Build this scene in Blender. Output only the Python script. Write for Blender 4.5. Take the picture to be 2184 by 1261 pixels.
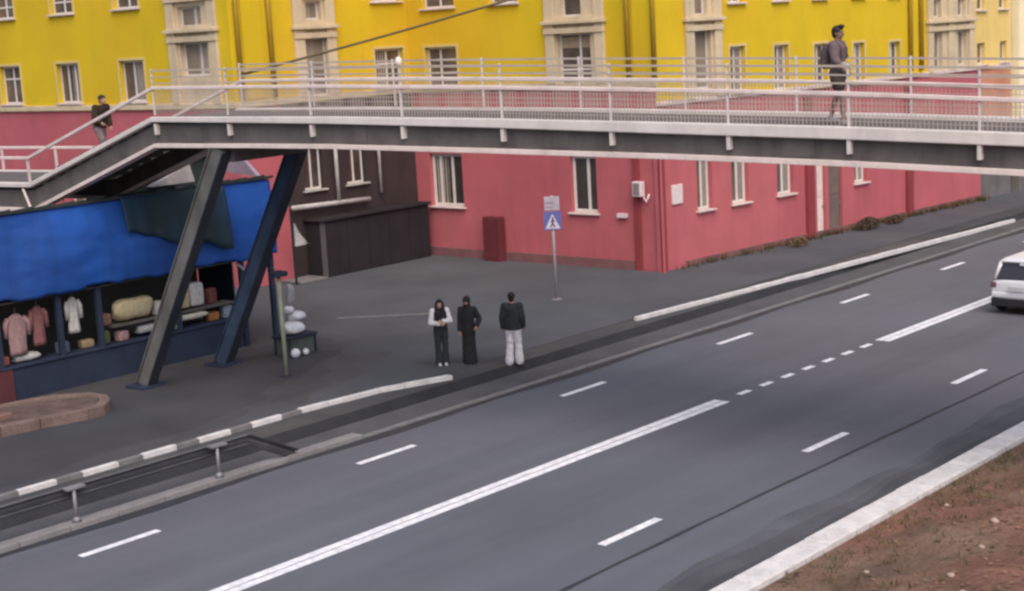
import bpy, bmesh, math, random
from mathutils import Vector, Matrix, noise as mnoise
random.seed(7)
R = math.radians
for o in list(bpy.data.objects):
    bpy.data.objects.remove(o)
scene = bpy.context.scene
COL = scene.collection

# ------------------------------------------------------------------ camera, sky, sun, exposure
YAW, PITCH, ROLL, CAM_H = -0.7316, 0.1709, -0.056, 8.234
fwd = Vector((math.sin(YAW) * math.cos(PITCH), math.cos(YAW) * math.cos(PITCH), -math.sin(PITCH)))
rgt = Vector((math.cos(YAW), -math.sin(YAW), 0))
upv = rgt.cross(fwd)
r_ = rgt * math.cos(ROLL) + upv * math.sin(ROLL)
u_ = -rgt * math.sin(ROLL) + upv * math.cos(ROLL)
cam_data = bpy.data.cameras.new('camera')
cam = bpy.data.objects.new('camera', cam_data)
COL.objects.link(cam)
m = Matrix((r_, u_, -fwd)).transposed().to_4x4()
m.translation = Vector((0, 0, CAM_H))
cam.matrix_world = m
cam_data.sensor_width = 36
cam_data.lens = 54.075
cam_data.clip_end = 3000
scene.camera = cam
scene.cycles.filter_width = 2.6      # soft phone-video sharpness

SUN_EL, SUN_AZ_VEC = 52, Vector((0.79, -0.61, 0)).normalized()
world = bpy.data.worlds.new('World')
scene.world = world
world.use_nodes = True
wn = world.node_tree
sky = wn.nodes.new('ShaderNodeTexSky')
sky.sky_type = 'NISHITA'
sky.sun_disc = False
sky.sun_elevation = R(SUN_EL)
sky.sun_rotation = math.atan2(SUN_AZ_VEC.x, SUN_AZ_VEC.y)
sky.air_density = 0.7
sky.dust_density = 4.0
sky.ozone_density = 0.6
bg = wn.nodes['Background']
bg.inputs['Strength'].default_value = 0.15
wn.links.new(sky.outputs[0], bg.inputs['Color'])
sun_l = bpy.data.lights.new('sun', 'SUN')
sun_l.energy = 1.1
sun_l.angle = R(65)
sun_l.color = (1.0, 0.955, 0.89)
sun = bpy.data.objects.new('sun', sun_l)
COL.objects.link(sun)
sd = Vector((SUN_AZ_VEC.x * math.cos(R(SUN_EL)), SUN_AZ_VEC.y * math.cos(R(SUN_EL)), math.sin(R(SUN_EL))))
sun.rotation_euler = sd.to_track_quat('Z', 'Y').to_euler()
vs = scene.view_settings
vs.view_transform = 'Standard'
vs.look = 'None'
vs.exposure = 0.45
vs.gamma = 1.0
vs.use_curve_mapping = False

# ------------------------------------------------------------------ materials
MATS = {}


def mat(name, col, rough=0.8, var=0.12, scale=1.5, bump=0.0, bscale=40.0, metal=0.0, streak=0.0, grime=0.0,
        tint=None, detail=6.0, spec=0.3, fine=0.0, lanes=0.0):
    """Procedural paint / stone / cloth: base colour, cloudy variation, streaks of dirt, fine relief."""
    if name in MATS:
        return MATS[name]
    ma = bpy.data.materials.new(name)
    ma.use_nodes = True
    nt = ma.node_tree
    N, L = nt.nodes, nt.links
    b = N['Principled BSDF']
    b.inputs['Roughness'].default_value = rough
    b.inputs['Metallic'].default_value = metal
    if 'Specular IOR Level' in b.inputs:
        b.inputs['Specular IOR Level'].default_value = spec
    tc = N.new('ShaderNodeTexCoord')
    geo = N.new('ShaderNodeNewGeometry')

    def noise(sc, det=detail, vec=None, rough_=0.55):
        n = N.new('ShaderNodeTexNoise')
        n.inputs['Scale'].default_value = sc
        n.inputs['Detail'].default_value = det
        n.inputs['Roughness'].default_value = rough_
        L.new(vec if vec is not None else geo.outputs['Position'], n.inputs['Vector'])
        return n.outputs['Fac']

    def ramp(f, lo, hi, a, c):
        r = N.new('ShaderNodeMapRange')
        r.inputs['From Min'].default_value = lo
        r.inputs['From Max'].default_value = hi
        r.inputs['To Min'].default_value = a
        r.inputs['To Max'].default_value = c
        L.new(f, r.inputs['Value'])
        return r.outputs['Result']

    def mult(c_in, f, blend='MULTIPLY', fac=1.0):
        mx = N.new('ShaderNodeMix')
        mx.data_type = 'RGBA'
        mx.blend_type = blend
        mx.inputs['Factor'].default_value = fac
        L.new(c_in, mx.inputs['A'])
        L.new(f, mx.inputs['B'])
        return mx.outputs['Result']
    rgb = N.new('ShaderNodeRGB')
    rgb.outputs[0].default_value = (*col, 1)
    c = rgb.outputs[0]
    if tint is not None:
        mx = N.new('ShaderNodeMix')
        mx.data_type = 'RGBA'
        L.new(ramp(noise(scale * 0.35, 4), 0.42, 0.62, 0, 1), mx.inputs['Factor'])
        L.new(c, mx.inputs['A'])
        mx.inputs['B'].default_value = (*tint, 1)
        c = mx.outputs['Result']
    if var:
        c = mult(c, ramp(noise(scale), 0.3, 0.7, 1 - var, 1 + var))
    if fine:
        c = mult(c, ramp(noise(bscale, 3), 0.3, 0.7, 1 - fine, 1 + fine))
    if lanes:
        mp = N.new('ShaderNodeMapping')
        mp.inputs['Scale'].default_value = (1.15, 0.022, 1.0)
        L.new(geo.outputs['Position'], mp.inputs['Vector'])
        c = mult(c, ramp(noise(1.0, 5, mp.outputs['Vector'], 0.6), 0.3, 0.7, 1 - lanes, 1 + lanes))
        mp = N.new('ShaderNodeMapping')
        mp.inputs['Scale'].default_value = (0.5, 0.12, 1.0)
        L.new(geo.outputs['Position'], mp.inputs['Vector'])
        c = mult(c, ramp(noise(1.0, 8, mp.outputs['Vector'], 0.7), 0.55, 0.72, 1, 1 - lanes))
    if streak:
        mp = N.new('ShaderNodeMapping')
        mp.inputs['Scale'].default_value = (2.2, 2.2, 0.16)
        L.new(geo.outputs['Position'], mp.inputs['Vector'])
        c = mult(c, ramp(noise(1.0, 7, mp.outputs['Vector'], 0.65), 0.48, 0.75, 1, 1 - streak))
    if grime:
        mx = N.new('ShaderNodeMix')
        mx.data_type = 'RGBA'
        L.new(ramp(noise(scale * 2.3, 8, None, 0.7), 0.52, 0.78, 0, grime), mx.inputs['Factor'])
        L.new(c, mx.inputs['A'])
        mx.inputs['B'].default_value = (0.09, 0.075, 0.06, 1)
        c = mx.outputs['Result']
    L.new(c, b.inputs['Base Color'])
    if bump:
        bp = N.new('ShaderNodeBump')
        bp.inputs['Strength'].default_value = bump
        bp.inputs['Distance'].default_value = 0.02
        L.new(noise(bscale, 5), bp.inputs['Height'])
        L.new(bp.outputs['Normal'], b.inputs['Normal'])
    MATS[name] = ma
    return ma


def glass_mat(name, col, rough=0.06, var=0.5):
    ma = mat(name, col, rough, var, 0.9, spec=0.6)
    return ma


ASPHALT = mat('asphalt', (0.108, 0.116, 0.138), 0.85, 0.10, 0.22, 0.35, 60, tint=(0.118, 0.115, 0.130), fine=0.16, grime=0.06, lanes=0.11)
ASPHALT_OLD = mat('asphalt_footway', (0.074, 0.081, 0.092), 0.9, 0.18, 0.35, 0.4, 45, tint=(0.080, 0.081, 0.088), fine=0.18, grime=0.10)
VERGE = mat('asphalt_verge', (0.052, 0.055, 0.060), 0.92, 0.25, 0.5, 0.5, 40, tint=(0.080, 0.076, 0.074), fine=0.2, grime=0.2)
GUTTER = mat('gutter_strip', (0.075, 0.074, 0.080), 0.95, 0.25, 0.7, 0.4, 50, tint=(0.10, 0.098, 0.10), fine=0.2, grime=0.15)
TAR = mat('tar_seam', (0.036, 0.038, 0.045), 0.6, 0.2, 3.0, fine=0.2)
ROADPAINT = mat('road_paint', (0.74, 0.74, 0.77), 0.7, 0.22, 6.0, 0.2, 60, grime=0.6, fine=0.15)
KERBWHITE = mat('kerb_whitewash', (0.62, 0.60, 0.59), 0.85, 0.14, 3.0, 0.5, 35, grime=0.3, fine=0.1)
KERBGREY = mat('kerb_concrete', (0.17, 0.165, 0.165), 0.9, 0.2, 3.0, 0.5, 35, grime=0.2, fine=0.15)
CONCRETE = mat('concrete', (0.215, 0.205, 0.205), 0.9, 0.2, 1.4, 0.4, 30, grime=0.25, fine=0.12)
EARTH = mat('brown_earth', (0.165, 0.105, 0.075), 0.98, 0.30, 1.1, 0.8, 18, tint=(0.205, 0.098, 0.068), fine=0.3, grime=0.35)
YELLOW = mat('yellow_render', (0.65, 0.455, 0.014), 0.85, 0.07, 0.5, 0.25, 22, streak=0.06, tint=(0.66, 0.42, 0.018), fine=0.04)
RED = mat('red_render', (0.44, 0.106, 0.125), 0.85, 0.08, 0.6, 0.3, 22, streak=0.12, tint=(0.47, 0.125, 0.135), fine=0.05, grime=0.13)
REDDARK = mat('dark_red_render', (0.25, 0.045, 0.05), 0.85, 0.12, 0.9, 0.3, 22, streak=0.2)
BROWN = mat('dark_brown_render', (0.042, 0.031, 0.031), 0.9, 0.2, 0.8, 0.3, 22, streak=0.3, tint=(0.050, 0.033, 0.033))
CREAM = mat('cream_stucco', (0.60, 0.485, 0.32), 0.85, 0.10, 1.2, 0.25, 25, streak=0.25, grime=0.1, fine=0.05)
CREAMWALL = mat('pale_cream_render', (0.88, 0.77, 0.50), 0.85, 0.06, 0.8, 0.2, 22, streak=0.1)
PALEYELLOW = mat('pale_yellow_render', (0.76, 0.55, 0.18), 0.85, 0.07, 0.8, 0.2, 22, streak=0.15)
PLINTH = mat('grey_plinth', (0.15, 0.14, 0.135), 0.9, 0.2, 1.0, 0.4, 25, streak=0.3)
TRIM = mat('pale_yellow_trim', (0.62, 0.49, 0.20), 0.85, 0.08, 1.0, streak=0.1)
OLIVE = mat('yellow_pipe_paint', (0.42, 0.27, 0.03), 0.6, 0.1, 2.0, streak=0.2)
WINFRAME = mat('white_window_frame', (0.66, 0.61, 0.56), 0.5, 0.08, 4.0, streak=0.15)
SILL = mat('painted_sill', (0.64, 0.52, 0.48), 0.6, 0.12, 3.0, streak=0.2)
GLASS = glass_mat('window_glass', (0.12, 0.092, 0.072))
GLASSDARK = glass_mat('window_glass_dark', (0.055, 0.046, 0.042))
GLASSPALE = glass_mat('window_glass_frosted', (0.24, 0.19, 0.145), 0.25, 0.35)
CURTAIN = mat('curtain', (0.40, 0.34, 0.29), 0.9, 0.15, 6.0)
BLIND = mat('window_blind', (0.42, 0.31, 0.20), 0.8, 0.12, 5.0)
WHITEMETAL = mat('bridge_white_paint', (0.70, 0.585, 0.54), 0.55, 0.08, 2.0, 0.15, 60, grime=0.2, streak=0.2)
BELT = mat('bridge_pale_paint', (0.64, 0.585, 0.55), 0.6, 0.08, 1.2, 0.15, 50, grime=0.2, streak=0.15)
THINRAIL = mat('bridge_thin_rail', (0.44, 0.37, 0.31), 0.6, 0.1, 2.0, grime=0.3)
GIRDER = mat('bridge_dark_web', (0.105, 0.094, 0.090), 0.75, 0.25, 1.5, 0.3, 40, streak=0.35, grime=0.2)
DECK = mat('bridge_deck', (0.115, 0.10, 0.098), 0.9, 0.2, 1.5, 0.4, 40, grime=0.2)
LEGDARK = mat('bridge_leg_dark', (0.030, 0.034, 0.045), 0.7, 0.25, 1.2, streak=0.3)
LEGMETAL = mat('bridge_leg_paint', (0.125, 0.125, 0.118), 0.7, 0.25, 1.2, 0.3, 40, streak=0.4, grime=0.3)
LEGBLUE = mat('bridge_leg_blue', (0.040, 0.062, 0.105), 0.7, 0.25, 1.2, 0.3, 40, streak=0.4, grime=0.3)
BLUE = mat('blue_sheet', (0.015, 0.088, 0.38), 0.55, 0.18, 0.7, 0.25, 9, streak=0.25, grime=0.08, tint=(0.016, 0.066, 0.27))
BLUESEAM = mat('blue_seam', (0.013, 0.062, 0.27), 0.6, 0.2, 1.0, grime=0.2)
NAVY = mat('navy_panel', (0.022, 0.030, 0.055), 0.7, 0.25, 1.0, 0.1, 30, streak=0.2)
ROOFDARK = mat('dark_green_roofing', (0.028, 0.036, 0.033), 0.8, 0.3, 0.8, 0.3, 25, grime=0.2)
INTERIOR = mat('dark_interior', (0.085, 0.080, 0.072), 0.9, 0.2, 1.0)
SHEDDARK = mat('dark_shed_sheet', (0.024, 0.020, 0.023), 0.7, 0.2, 1.0, streak=0.25)
PALEGREEN = mat('pale_green_pole', (0.24, 0.26, 0.20), 0.7, 0.15, 3.0, grime=0.3)
GALV = mat('galvanised_steel', (0.24, 0.235, 0.24), 0.5, 0.15, 3.0, metal=0.3, grime=0.3)
GREYSTRIP = mat('light_strip', (0.42, 0.39, 0.37), 0.7, 0.2, 3.0, grime=0.3)
BROWNSTONE = mat('brown_stone', (0.165, 0.115, 0.10), 0.9, 0.2, 2.5, 0.6, 20, grime=0.25, fine=0.15)
CABLE = mat('cable_rubber', (0.10, 0.075, 0.03), 0.6, 0.1, 3.0)


def clothm(name, col, **k):
    return mat('cloth_' + name, col, 0.92, 0.18, 9.0, 0.3, 120, **k)


SKIN = mat('skin', (0.42, 0.24, 0.17), 0.6, 0.08, 12.0)
HAIR = mat('hair', (0.018, 0.014, 0.013), 0.6, 0.25, 60.0)


# ------------------------------------------------------------------ mesh helpers
class MB:
    def __init__(self):
        self.v, self.f = [], []

    def add(self, vs, fs):
        n = len(self.v)
        self.v += [tuple(p) for p in vs]
        self.f += [tuple(i + n for i in f) for f in fs]
        return self

    def box(self, x0, x1, y0, y1, z0, z1, T=None):
        vs = [Vector((x, y, z)) for z in (z0, z1) for y in (y0, y1) for x in (x0, x1)]
        if T:
            vs = [T(p) for p in vs]
        return self.add(vs, [(0, 2, 3, 1), (4, 5, 7, 6), (0, 1, 5, 4), (2, 6, 7, 3), (0, 4, 6, 2), (1, 3, 7, 5)])

    def tube(self, pts, rad, n=8, caps=True):
        pts = [Vector(p) for p in pts]
        rs = rad if isinstance(rad, (list, tuple)) else [rad] * len(pts)
        base = len(self.v)
        prev = None
        for i, p in enumerate(pts):
            a = pts[max(0, i - 1)]
            b = pts[min(len(pts) - 1, i + 1)]
            d = (b - a).normalized()
            ref = Vector((0, 0, 1)) if abs(d.z) < 0.9 else Vector((1, 0, 0))
            if prev is None:
                x = d.cross(ref).normalized()
            else:
                x = (prev - d * prev.dot(d)).normalized()
            prev = x
            y = d.cross(x)
            for k in range(n):
                t = 2 * math.pi * k / n
                self.v.append(tuple(p + (x * math.cos(t) + y * math.sin(t)) * rs[i]))
        for i in range(len(pts) - 1):
            for k in range(n):
                a = base + i * n + k
                b = base + i * n + (k + 1) % n
                self.f.append((a, b, b + n, a + n))
        if caps:
            self.f.append(tuple(base + k for k in range(n))[::-1])
            e = base + (len(pts) - 1) * n
            self.f.append(tuple(e + k for k in range(n)))
        return self

    def ball(self, c, rx, ry=None, rz=None, seg=12, rings=8, T=None):
        ry = rx if ry is None else ry
        rz = rx if rz is None else rz
        c = Vector(c)
        vs = [Vector((0, 0, rz))]
        for i in range(1, rings):
            a = math.pi * i / rings
            for k in range(seg):
                t = 2 * math.pi * k / seg
                vs.append(Vector((rx * math.sin(a) * math.cos(t), ry * math.sin(a) * math.sin(t), rz * math.cos(a))))
        vs.append(Vector((0, 0, -rz)))
        fs = []
        for k in range(seg):
            fs.append((0, 1 + k, 1 + (k + 1) % seg))
        for i in range(rings - 2):
            for k in range(seg):
                a = 1 + i * seg + k
                b = 1 + i * seg + (k + 1) % seg
                fs.append((a, a + seg, b + seg, b))
        e = 1 + (rings - 2) * seg
        for k in range(seg):
            fs.append((e + k, len(vs) - 1, e + (k + 1) % seg))
        if T:
            vs = [T(p) for p in vs]
        return self.add([p + c for p in vs], fs)

    def loft(self, rings, n=16):
        """rings: (cx, cy, cz, rx, ry)"""
        base = len(self.v)
        for (cx, cy, cz, rx, ry) in rings:
            for k in range(n):
                t = 2 * math.pi * k / n
                self.v.append((cx + rx * math.cos(t), cy + ry * math.sin(t), cz))
        for i in range(len(rings) - 1):
            for k in range(n):
                a = base + i * n + k
                b = base + i * n + (k + 1) % n
                self.f.append((a, b, b + n, a + n))
        self.f.append(tuple(base + k for k in range(n))[::-1])
        e = base + (len(rings) - 1) * n
        self.f.append(tuple(e + k for k in range(n)))
        return self

    def quad(self, a, b, c, d):
        return self.add([a, b, c, d], [(0, 1, 2, 3)])

    def mesh(self, name):
        me = bpy.data.meshes.new(name)
        me.from_pydata(self.v, [], self.f)
        me.validate()
        bm = bmesh.new()
        bm.from_mesh(me)
        bmesh.ops.recalc_face_normals(bm, faces=bm.faces)
        bm.to_mesh(me)
        bm.free()
        return me

    def build(self, name, material, parent=None, smooth=False, bevel=0.0):
        me = self.mesh(name)
        me.materials.append(material)
        if smooth:
            for p in me.polygons:
                p.use_smooth = True
        o = bpy.data.objects.new(name, me)
        COL.objects.link(o)
        if parent is not None:
            o.parent = parent
            o.matrix_parent_inverse = world_of(parent).inverted()
        if bevel:
            bv = o.modifiers.new('bevel', 'BEVEL')
            bv.width = bevel
            bv.segments = 2
            bv.limit_method = 'ANGLE'
        return o


def world_of(o):
    mw = o.matrix_basis.copy()
    while o.parent is not None:
        mw = o.parent.matrix_basis @ o.matrix_parent_inverse @ mw if False else world_of(o.parent) @ o.matrix_parent_inverse @ o.matrix_basis
        return mw
    return mw


def tag(o, label=None, cat=None, group=None, kind=None):
    if label:
        o['label'] = label
    if cat:
        o['category'] = cat
    if group:
        o['group'] = group
    if kind:
        o['kind'] = kind
    return o


def empty(name, loc, label=None, cat=None, group=None, kind=None):
    e = bpy.data.objects.new(name, None)
    e.empty_display_size = 0.3
    e.location = loc
    COL.objects.link(e)
    return tag(e, label, cat, group, kind)


def box(x0, x1, y0, y1, z0, z1, name, material, parent=None, T=None, bevel=0.0):
    return MB().box(x0, x1, y0, y1, z0, z1, T).build(name, material, parent, bevel=bevel)


# ------------------------------------------------------------------ ground, road, footway
def sheet(name, x0, x1, y0, y1, z, material, nx=1, ny=1, fn=None, kind='structure', parent=None):
    mb = MB()
    for j in range(ny + 1):
        for i in range(nx + 1):
            x = x0 + (x1 - x0) * i / nx
            y = y0 + (y1 - y0) * j / ny
            mb.v.append((x, y, z if fn is None else fn(x, y)))
    for j in range(ny):
        for i in range(nx):
            a = j * (nx + 1) + i
            mb.f.append((a, a + 1, a + nx + 2, a + nx + 1))
    o = mb.build(name, material, parent)
    if parent is None:
        tag(o, kind=kind)
    return o


ground = sheet('ground', -900, 900, -600, 1200, -0.40, ASPHALT_OLD)
road = sheet('road', -23.25, -12.1, -300, 600, 0.0, ASPHALT)
footway = sheet('pavement', -120, -26.0, -150, 400, 0.016, ASPHALT_OLD)
verge = sheet('verge', -26.0, -25.2, -150, 400, 0.008, VERGE)
VERGE_PALE = mat('verge_concrete', (0.080, 0.080, 0.085), 0.92, 0.2, 0.8, 0.5, 40, fine=0.2, grime=0.2)
sheet('verge_inner', -24.4, -23.25, -150, 400, 0.010, VERGE_PALE)
# shallow drain channel between the two strips
ch = MB()
rc = random.Random(5)
prof_c = [(-25.2, .008), (-25.12, -.05), (-24.98, -.16), (-24.75, -.19), (-24.55, -.15), (-24.46, -.04), (-24.4, .010)]
ysc = [-150, -60] + [-30 + .8 * k for k in range(120)] + [120, 400]
for y in ysc:
    for i, (px, pz) in enumerate(prof_c):
        j = 0 if i in (0, len(prof_c) - 1) else 1
        ch.v.append((px + j * rc.uniform(-.02, .02), y, pz + j * rc.uniform(-.015, .015)))
nc = len(prof_c)
for i in range(len(ysc) - 1):
    for k in range(nc - 1):
        a = i * nc + k
        ch.f.append((a, a + 1, a + 1 + nc, a + nc))
tag(ch.build('drain_channel', mat('channel_silt', (0.026, 0.027, 0.030), .95, .3, .9, .5, 30, grime=.2), smooth=True), kind='structure')
for gx0, gx1, gz, gc in ((-13.1, -12.12, .003, (0.094, 0.098, 0.112)), (-12.82, -12.12, .005, (0.078, 0.080, 0.090)), (-12.5, -12.12, .007, (0.062, 0.063, 0.070))):
    gm = MB()
    gys = [-60 + .5 * k for k in range(300)]
    ge = [gx0 + .10 * math.sin(y * .7 + gz * 900) + .05 * math.sin(y * 2.3) + random.uniform(-.02, .02) for y in gys]
    for (y0, e0), (y1, e1) in zip(zip(gys, ge), zip(gys[1:], ge[1:])):
        gm.quad((e0, y0, gz), (gx1, y0, gz), (gx1, y1, gz), (e1, y1, gz))
    gm.build('gutter_strip', mat('gutter_strip_%d' % int(gz * 1000), gc, .95, .25, .7, .4, 50, fine=.2, grime=.1), road)  # overlapping strips, darker towards the near kerb
seam = MB()
pts = []
yy = -40.0
while yy < 70:
    pts.append((-14.12 + 0.05 * math.sin(yy * 0.23) + random.uniform(-0.012, 0.012), yy, random.uniform(0.035, 0.055)))
    yy += 0.7
for a, b in zip(pts, pts[1:]):
    seam.quad((a[0] - a[2], a[1], 0.004), (a[0] + a[2], a[1], 0.004), (b[0] + b[2], b[1], 0.004), (b[0] - b[2], b[1], 0.004))
seam.build('tar_seam', TAR, road)
# wavy dark line where the road meets the far kerb
edge = MB()
for k in range(160):
    y0 = -30 + k * 0.7
    w0 = 0.16 + 0.05 * math.sin(k * 0.7)
    w1 = 0.16 + 0.05 * math.sin((k + 1) * 0.7)
    edge.quad((-23.24, y0, 0.0045), (-23.24 + w0 * 1.6, y0, 0.0045), (-23.24 + w1 * 1.6, y0 + 0.7, 0.0045), (-23.24, y0 + 0.7, 0.0045))
edge.build('gutter_line', TAR, road)


# nested sheets of darker asphalt round the market pavilion
rp = random.Random(11)
NP = 90
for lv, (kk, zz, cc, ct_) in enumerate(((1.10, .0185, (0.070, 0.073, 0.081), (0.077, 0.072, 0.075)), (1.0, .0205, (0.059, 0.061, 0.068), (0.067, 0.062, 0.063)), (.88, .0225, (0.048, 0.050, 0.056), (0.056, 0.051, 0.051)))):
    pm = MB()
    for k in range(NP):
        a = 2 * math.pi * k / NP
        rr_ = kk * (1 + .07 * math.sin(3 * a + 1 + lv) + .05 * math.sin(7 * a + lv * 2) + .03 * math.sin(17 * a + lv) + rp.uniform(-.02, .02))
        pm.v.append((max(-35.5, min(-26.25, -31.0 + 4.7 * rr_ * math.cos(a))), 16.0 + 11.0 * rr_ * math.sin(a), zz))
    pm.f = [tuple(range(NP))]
    pm.build('asphalt_patch', mat('dark_asphalt_%d' % lv, cc, .85, .2, .5, .4, 45, tint=ct_, fine=.2, grime=.10), footway)
worn = MB()
for (x0, y0, x1, y1) in ((-34.2, 30.2, -33.0, 31.2), (-33.0, 31.2, -31.9, 32.1)):
    d_ = Vector((x1 - x0, y1 - y0, 0)).normalized()
    n_ = Vector((-d_.y, d_.x, 0)) * .09
    worn.quad((x0 - n_.x, y0 - n_.y, .0240), (x1 - n_.x, y1 - n_.y, .0240), (x1 + n_.x, y1 + n_.y, .0240), (x0 + n_.x, y0 + n_.y, .0240))
worn.build('worn_marking', mat('worn_paint', (0.19, 0.185, 0.18), .9, .3, 3.0, grime=.4), footway)


def paint_dash(name, xc, y0, y1, w=0.14, z=0.005):
    mb = MB()
    n = max(2, int((y1 - y0) / 0.4))
    for side in (0,):
        for k in range(n):
            a0 = y0 + (y1 - y0) * k / n
            a1 = y0 + (y1 - y0) * (k + 1) / n
            mb.quad((xc - w / 2, a0, z), (xc + w / 2, a0, z), (xc + w / 2, a1, z), (xc - w / 2, a1, z))
    return mb.build(name, ROADPAINT, road)


for k in range(-3, 9):
    paint_dash('lane_dash', -21.93, 13.32 + 6.3 * k, 14.9 + 6.3 * k, 0.17)
for k in range(-3, 9):
    paint_dash('lane_dash', -14.92, 18.42 + 6.3 * k, 20.0 + 6.3 * k, 0.17)
for dx in (-0.108, 0.108):
    paint_dash('centre_line', -18.52 + dx, -60, 27.3, 0.19)
    paint_dash('centre_line', -18.45 + dx, 34.4, 120, 0.19)
yk = 27.95
while yk < 34.2:
    paint_dash('centre_dash', -18.52, yk, yk + 0.45, 0.16)
    yk += 0.92

# far kerb of the road: low concrete strip under the guard rail, then whitewashed kerb stones
kerb_far = empty('kerb_strip', (-23.35, 10, 0), kind='structure')
yk = -20.0
while yk < 20.2:
    box(-23.56, -23.252, yk + 0.006, yk + 0.994, -0.05, 0.10, 'kerb_stone', CONCRETE, kerb_far, bevel=0.012)
    yk += 1.0
while yk < 70:
    box(-23.42, -23.252, yk + 0.006, yk + 0.994, -0.05, 0.035, 'kerb_stone', KERBGREY, kerb_far, bevel=0.008)
    yk += 1.0
white_kerb = empty('kerb_whitewashed', (-26.1, 20, 0), kind='structure')


def kerb_line(x0, y0, x1, y1, length, gap, material, parent, w=0.13, h=0.12):
    d = Vector((x1 - x0, y1 - y0, 0))
    tot = d.length
    d.normalize()
    nrm = Vector((d.y, -d.x, 0))
    s = 0.0
    while s < tot - 0.05:
        e = min(s + length, tot)

        def T(p, s=s):
            return Vector((x0, y0, 0)) + d * p.x + nrm * p.y + Vector((0, 0, p.z))
        box(s + 0.005, e - 0.005, -w / 2, w / 2, -0.03, h + random.uniform(-0.008, 0.008), 'kerb_stone', material, parent, T, bevel=0.015)
        s += length + gap


kerb_line(-26.12, 6.15, -26.12, 21.2, 0.84, 0.58, KERBWHITE, white_kerb)
kerb_line(-26.12, 6.99, -26.12, 21.9, 0.58, 0.84, KERBGREY, white_kerb)
kerb_line(-26.16, 21.75, -26.0, 24.1, 0.8, 0.0, KERBWHITE, white_kerb)
kerb_line(-26.0, 24.11, -25.4, 25.95, 0.62, 0.0, KERBWHITE, white_kerb)
kerb_line(-25.75, 33.8, -25.38, 39.2, 0.9, 0.0, KERBWHITE, white_kerb, 0.13, 0.12)
kerb_line(-25.38, 39.21, -24.35, 55.8, 0.9, 0.0, KERBWHITE, white_kerb, 0.13, 0.12)
near_kerb = empty('kerb_near', (-12, 20, 0), kind='structure')
yk = -20.0
while yk < 80:
    box(-12.14, -11.68, yk + 0.008, yk + 0.992, -0.05, 0.15 + random.uniform(-0.006, 0.006), 'kerb_stone', KERBWHITE, near_kerb, bevel=0.02)
    yk += 1.0


def hill_z(x, y):
    t = max(0.0, x + 11.66)
    return 0.06 + 0.21 * t + 0.05 * math.sin(x * 1.7 + y * 0.9) * min(1, t) + 0.06 * math.sin(x * 0.8 - y * 1.3) * min(1, t) + 0.03 * math.sin(x * 4.1 + y * 3.3) * min(1, t)


bank = sheet('bank', -11.66, 6.0, -10, 80, 0, EARTH, 70, 220, hill_z)

# leaf litter and tufts on the bank (nobody could count it)
lit = MB()
rnd = random.Random(3)
for k in range(5200):
    x = rnd.uniform(-11.6, -3.0)
    y = rnd.uniform(8, 34)
    z = hill_z(x, y)
    a = rnd.uniform(0, 6.28)
    s = rnd.uniform(0.02, 0.055)
    tl = rnd.uniform(-0.5, 0.5)
    ca, sa = math.cos(a), math.sin(a)
    pts = [(-s, -s * .5), (s * .3, -s * .6), (s, 0), (s * .2, s * .6)]
    lit.add([(x + ca * px - sa * py, y + sa * px + ca * py, z + 0.008 + tl * px * .6 + 0.012) for px, py in pts], [(0, 1, 2, 3)])
LEAFLIT = mat('leaf_litter', (0.22, 0.125, 0.075), 0.9, 0.5, 9.0, tint=(0.13, 0.095, 0.06), detail=2)
tag(lit.build('leaf_litter', LEAFLIT), 'dry brown leaf litter scattered over the earth bank', 'leaf litter', kind='stuff')
tuft = MB()
for k in range(900):
    cx = -11.6 + abs(rnd.gauss(0, 0.9))
    cy = rnd.uniform(8, 34)
    if rnd.random() < 0.35:
        cx = rnd.uniform(-11.5, -4)
    for b in range(7):
        a = rnd.uniform(0, 6.28)
        h = rnd.uniform(0.05, 0.14)
        x, y = cx + rnd.gauss(0, .05), cy + rnd.gauss(0, .05)
        z = hill_z(x, y)
        lx, ly = math.cos(a) * h * .6, math.sin(a) * h * .6
        tuft.add([(x - ly * .12, y + lx * .12, z - .01), (x + ly * .12, y - lx * .12, z - .01), (x + lx, y + ly, z + h)], [(0, 1, 2)])
GRASS = mat('dry_grass', (0.085, 0.085, 0.035), 0.9, 0.4, 6.0, tint=(0.16, 0.11, 0.05))
tag(tuft.build('dry_grass', GRASS), 'thin dry grass tufts along the white near kerb', 'grass', kind='stuff')
PALESTONE = mat('pale_stone', (0.38, 0.29, 0.23), 0.9, 0.2, 8.0, 0.5, 30)
from_px = [(-9.9, 23.6), (-8.4, 23.2), (-8.55, 22.0), (-9.55, 21.2), (-8.35, 20.35), (-9.2, 20.0), (-7.3, 21.8), (-10.5, 19.0),
           (-8.9, 18.4), (-8.3, 17.5), (-7.6, 18.8), (-10.9, 22.4), (-7.1, 23.5), (-6.6, 20.4)]
for i, (x, y) in enumerate(from_px):
    mb = MB()
    s = rnd.uniform(0.035, 0.06)
    mb.ball((0, 0, 0), s * 1.3, s, s * .8, 8, 6)
    mb.v = [(p[0] * (1 + rnd.uniform(-.2, .2)) + x, p[1] * (1 + rnd.uniform(-.2, .2)) + y, p[2] * (1 + rnd.uniform(-.2, .2)) + hill_z(x, y) + s * .45) for p in mb.v]
    tag(mb.build('stone', PALESTONE, smooth=True), 'small pale stone lying on the brown earth bank', 'stone', 'pale stones on the earth bank')


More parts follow.
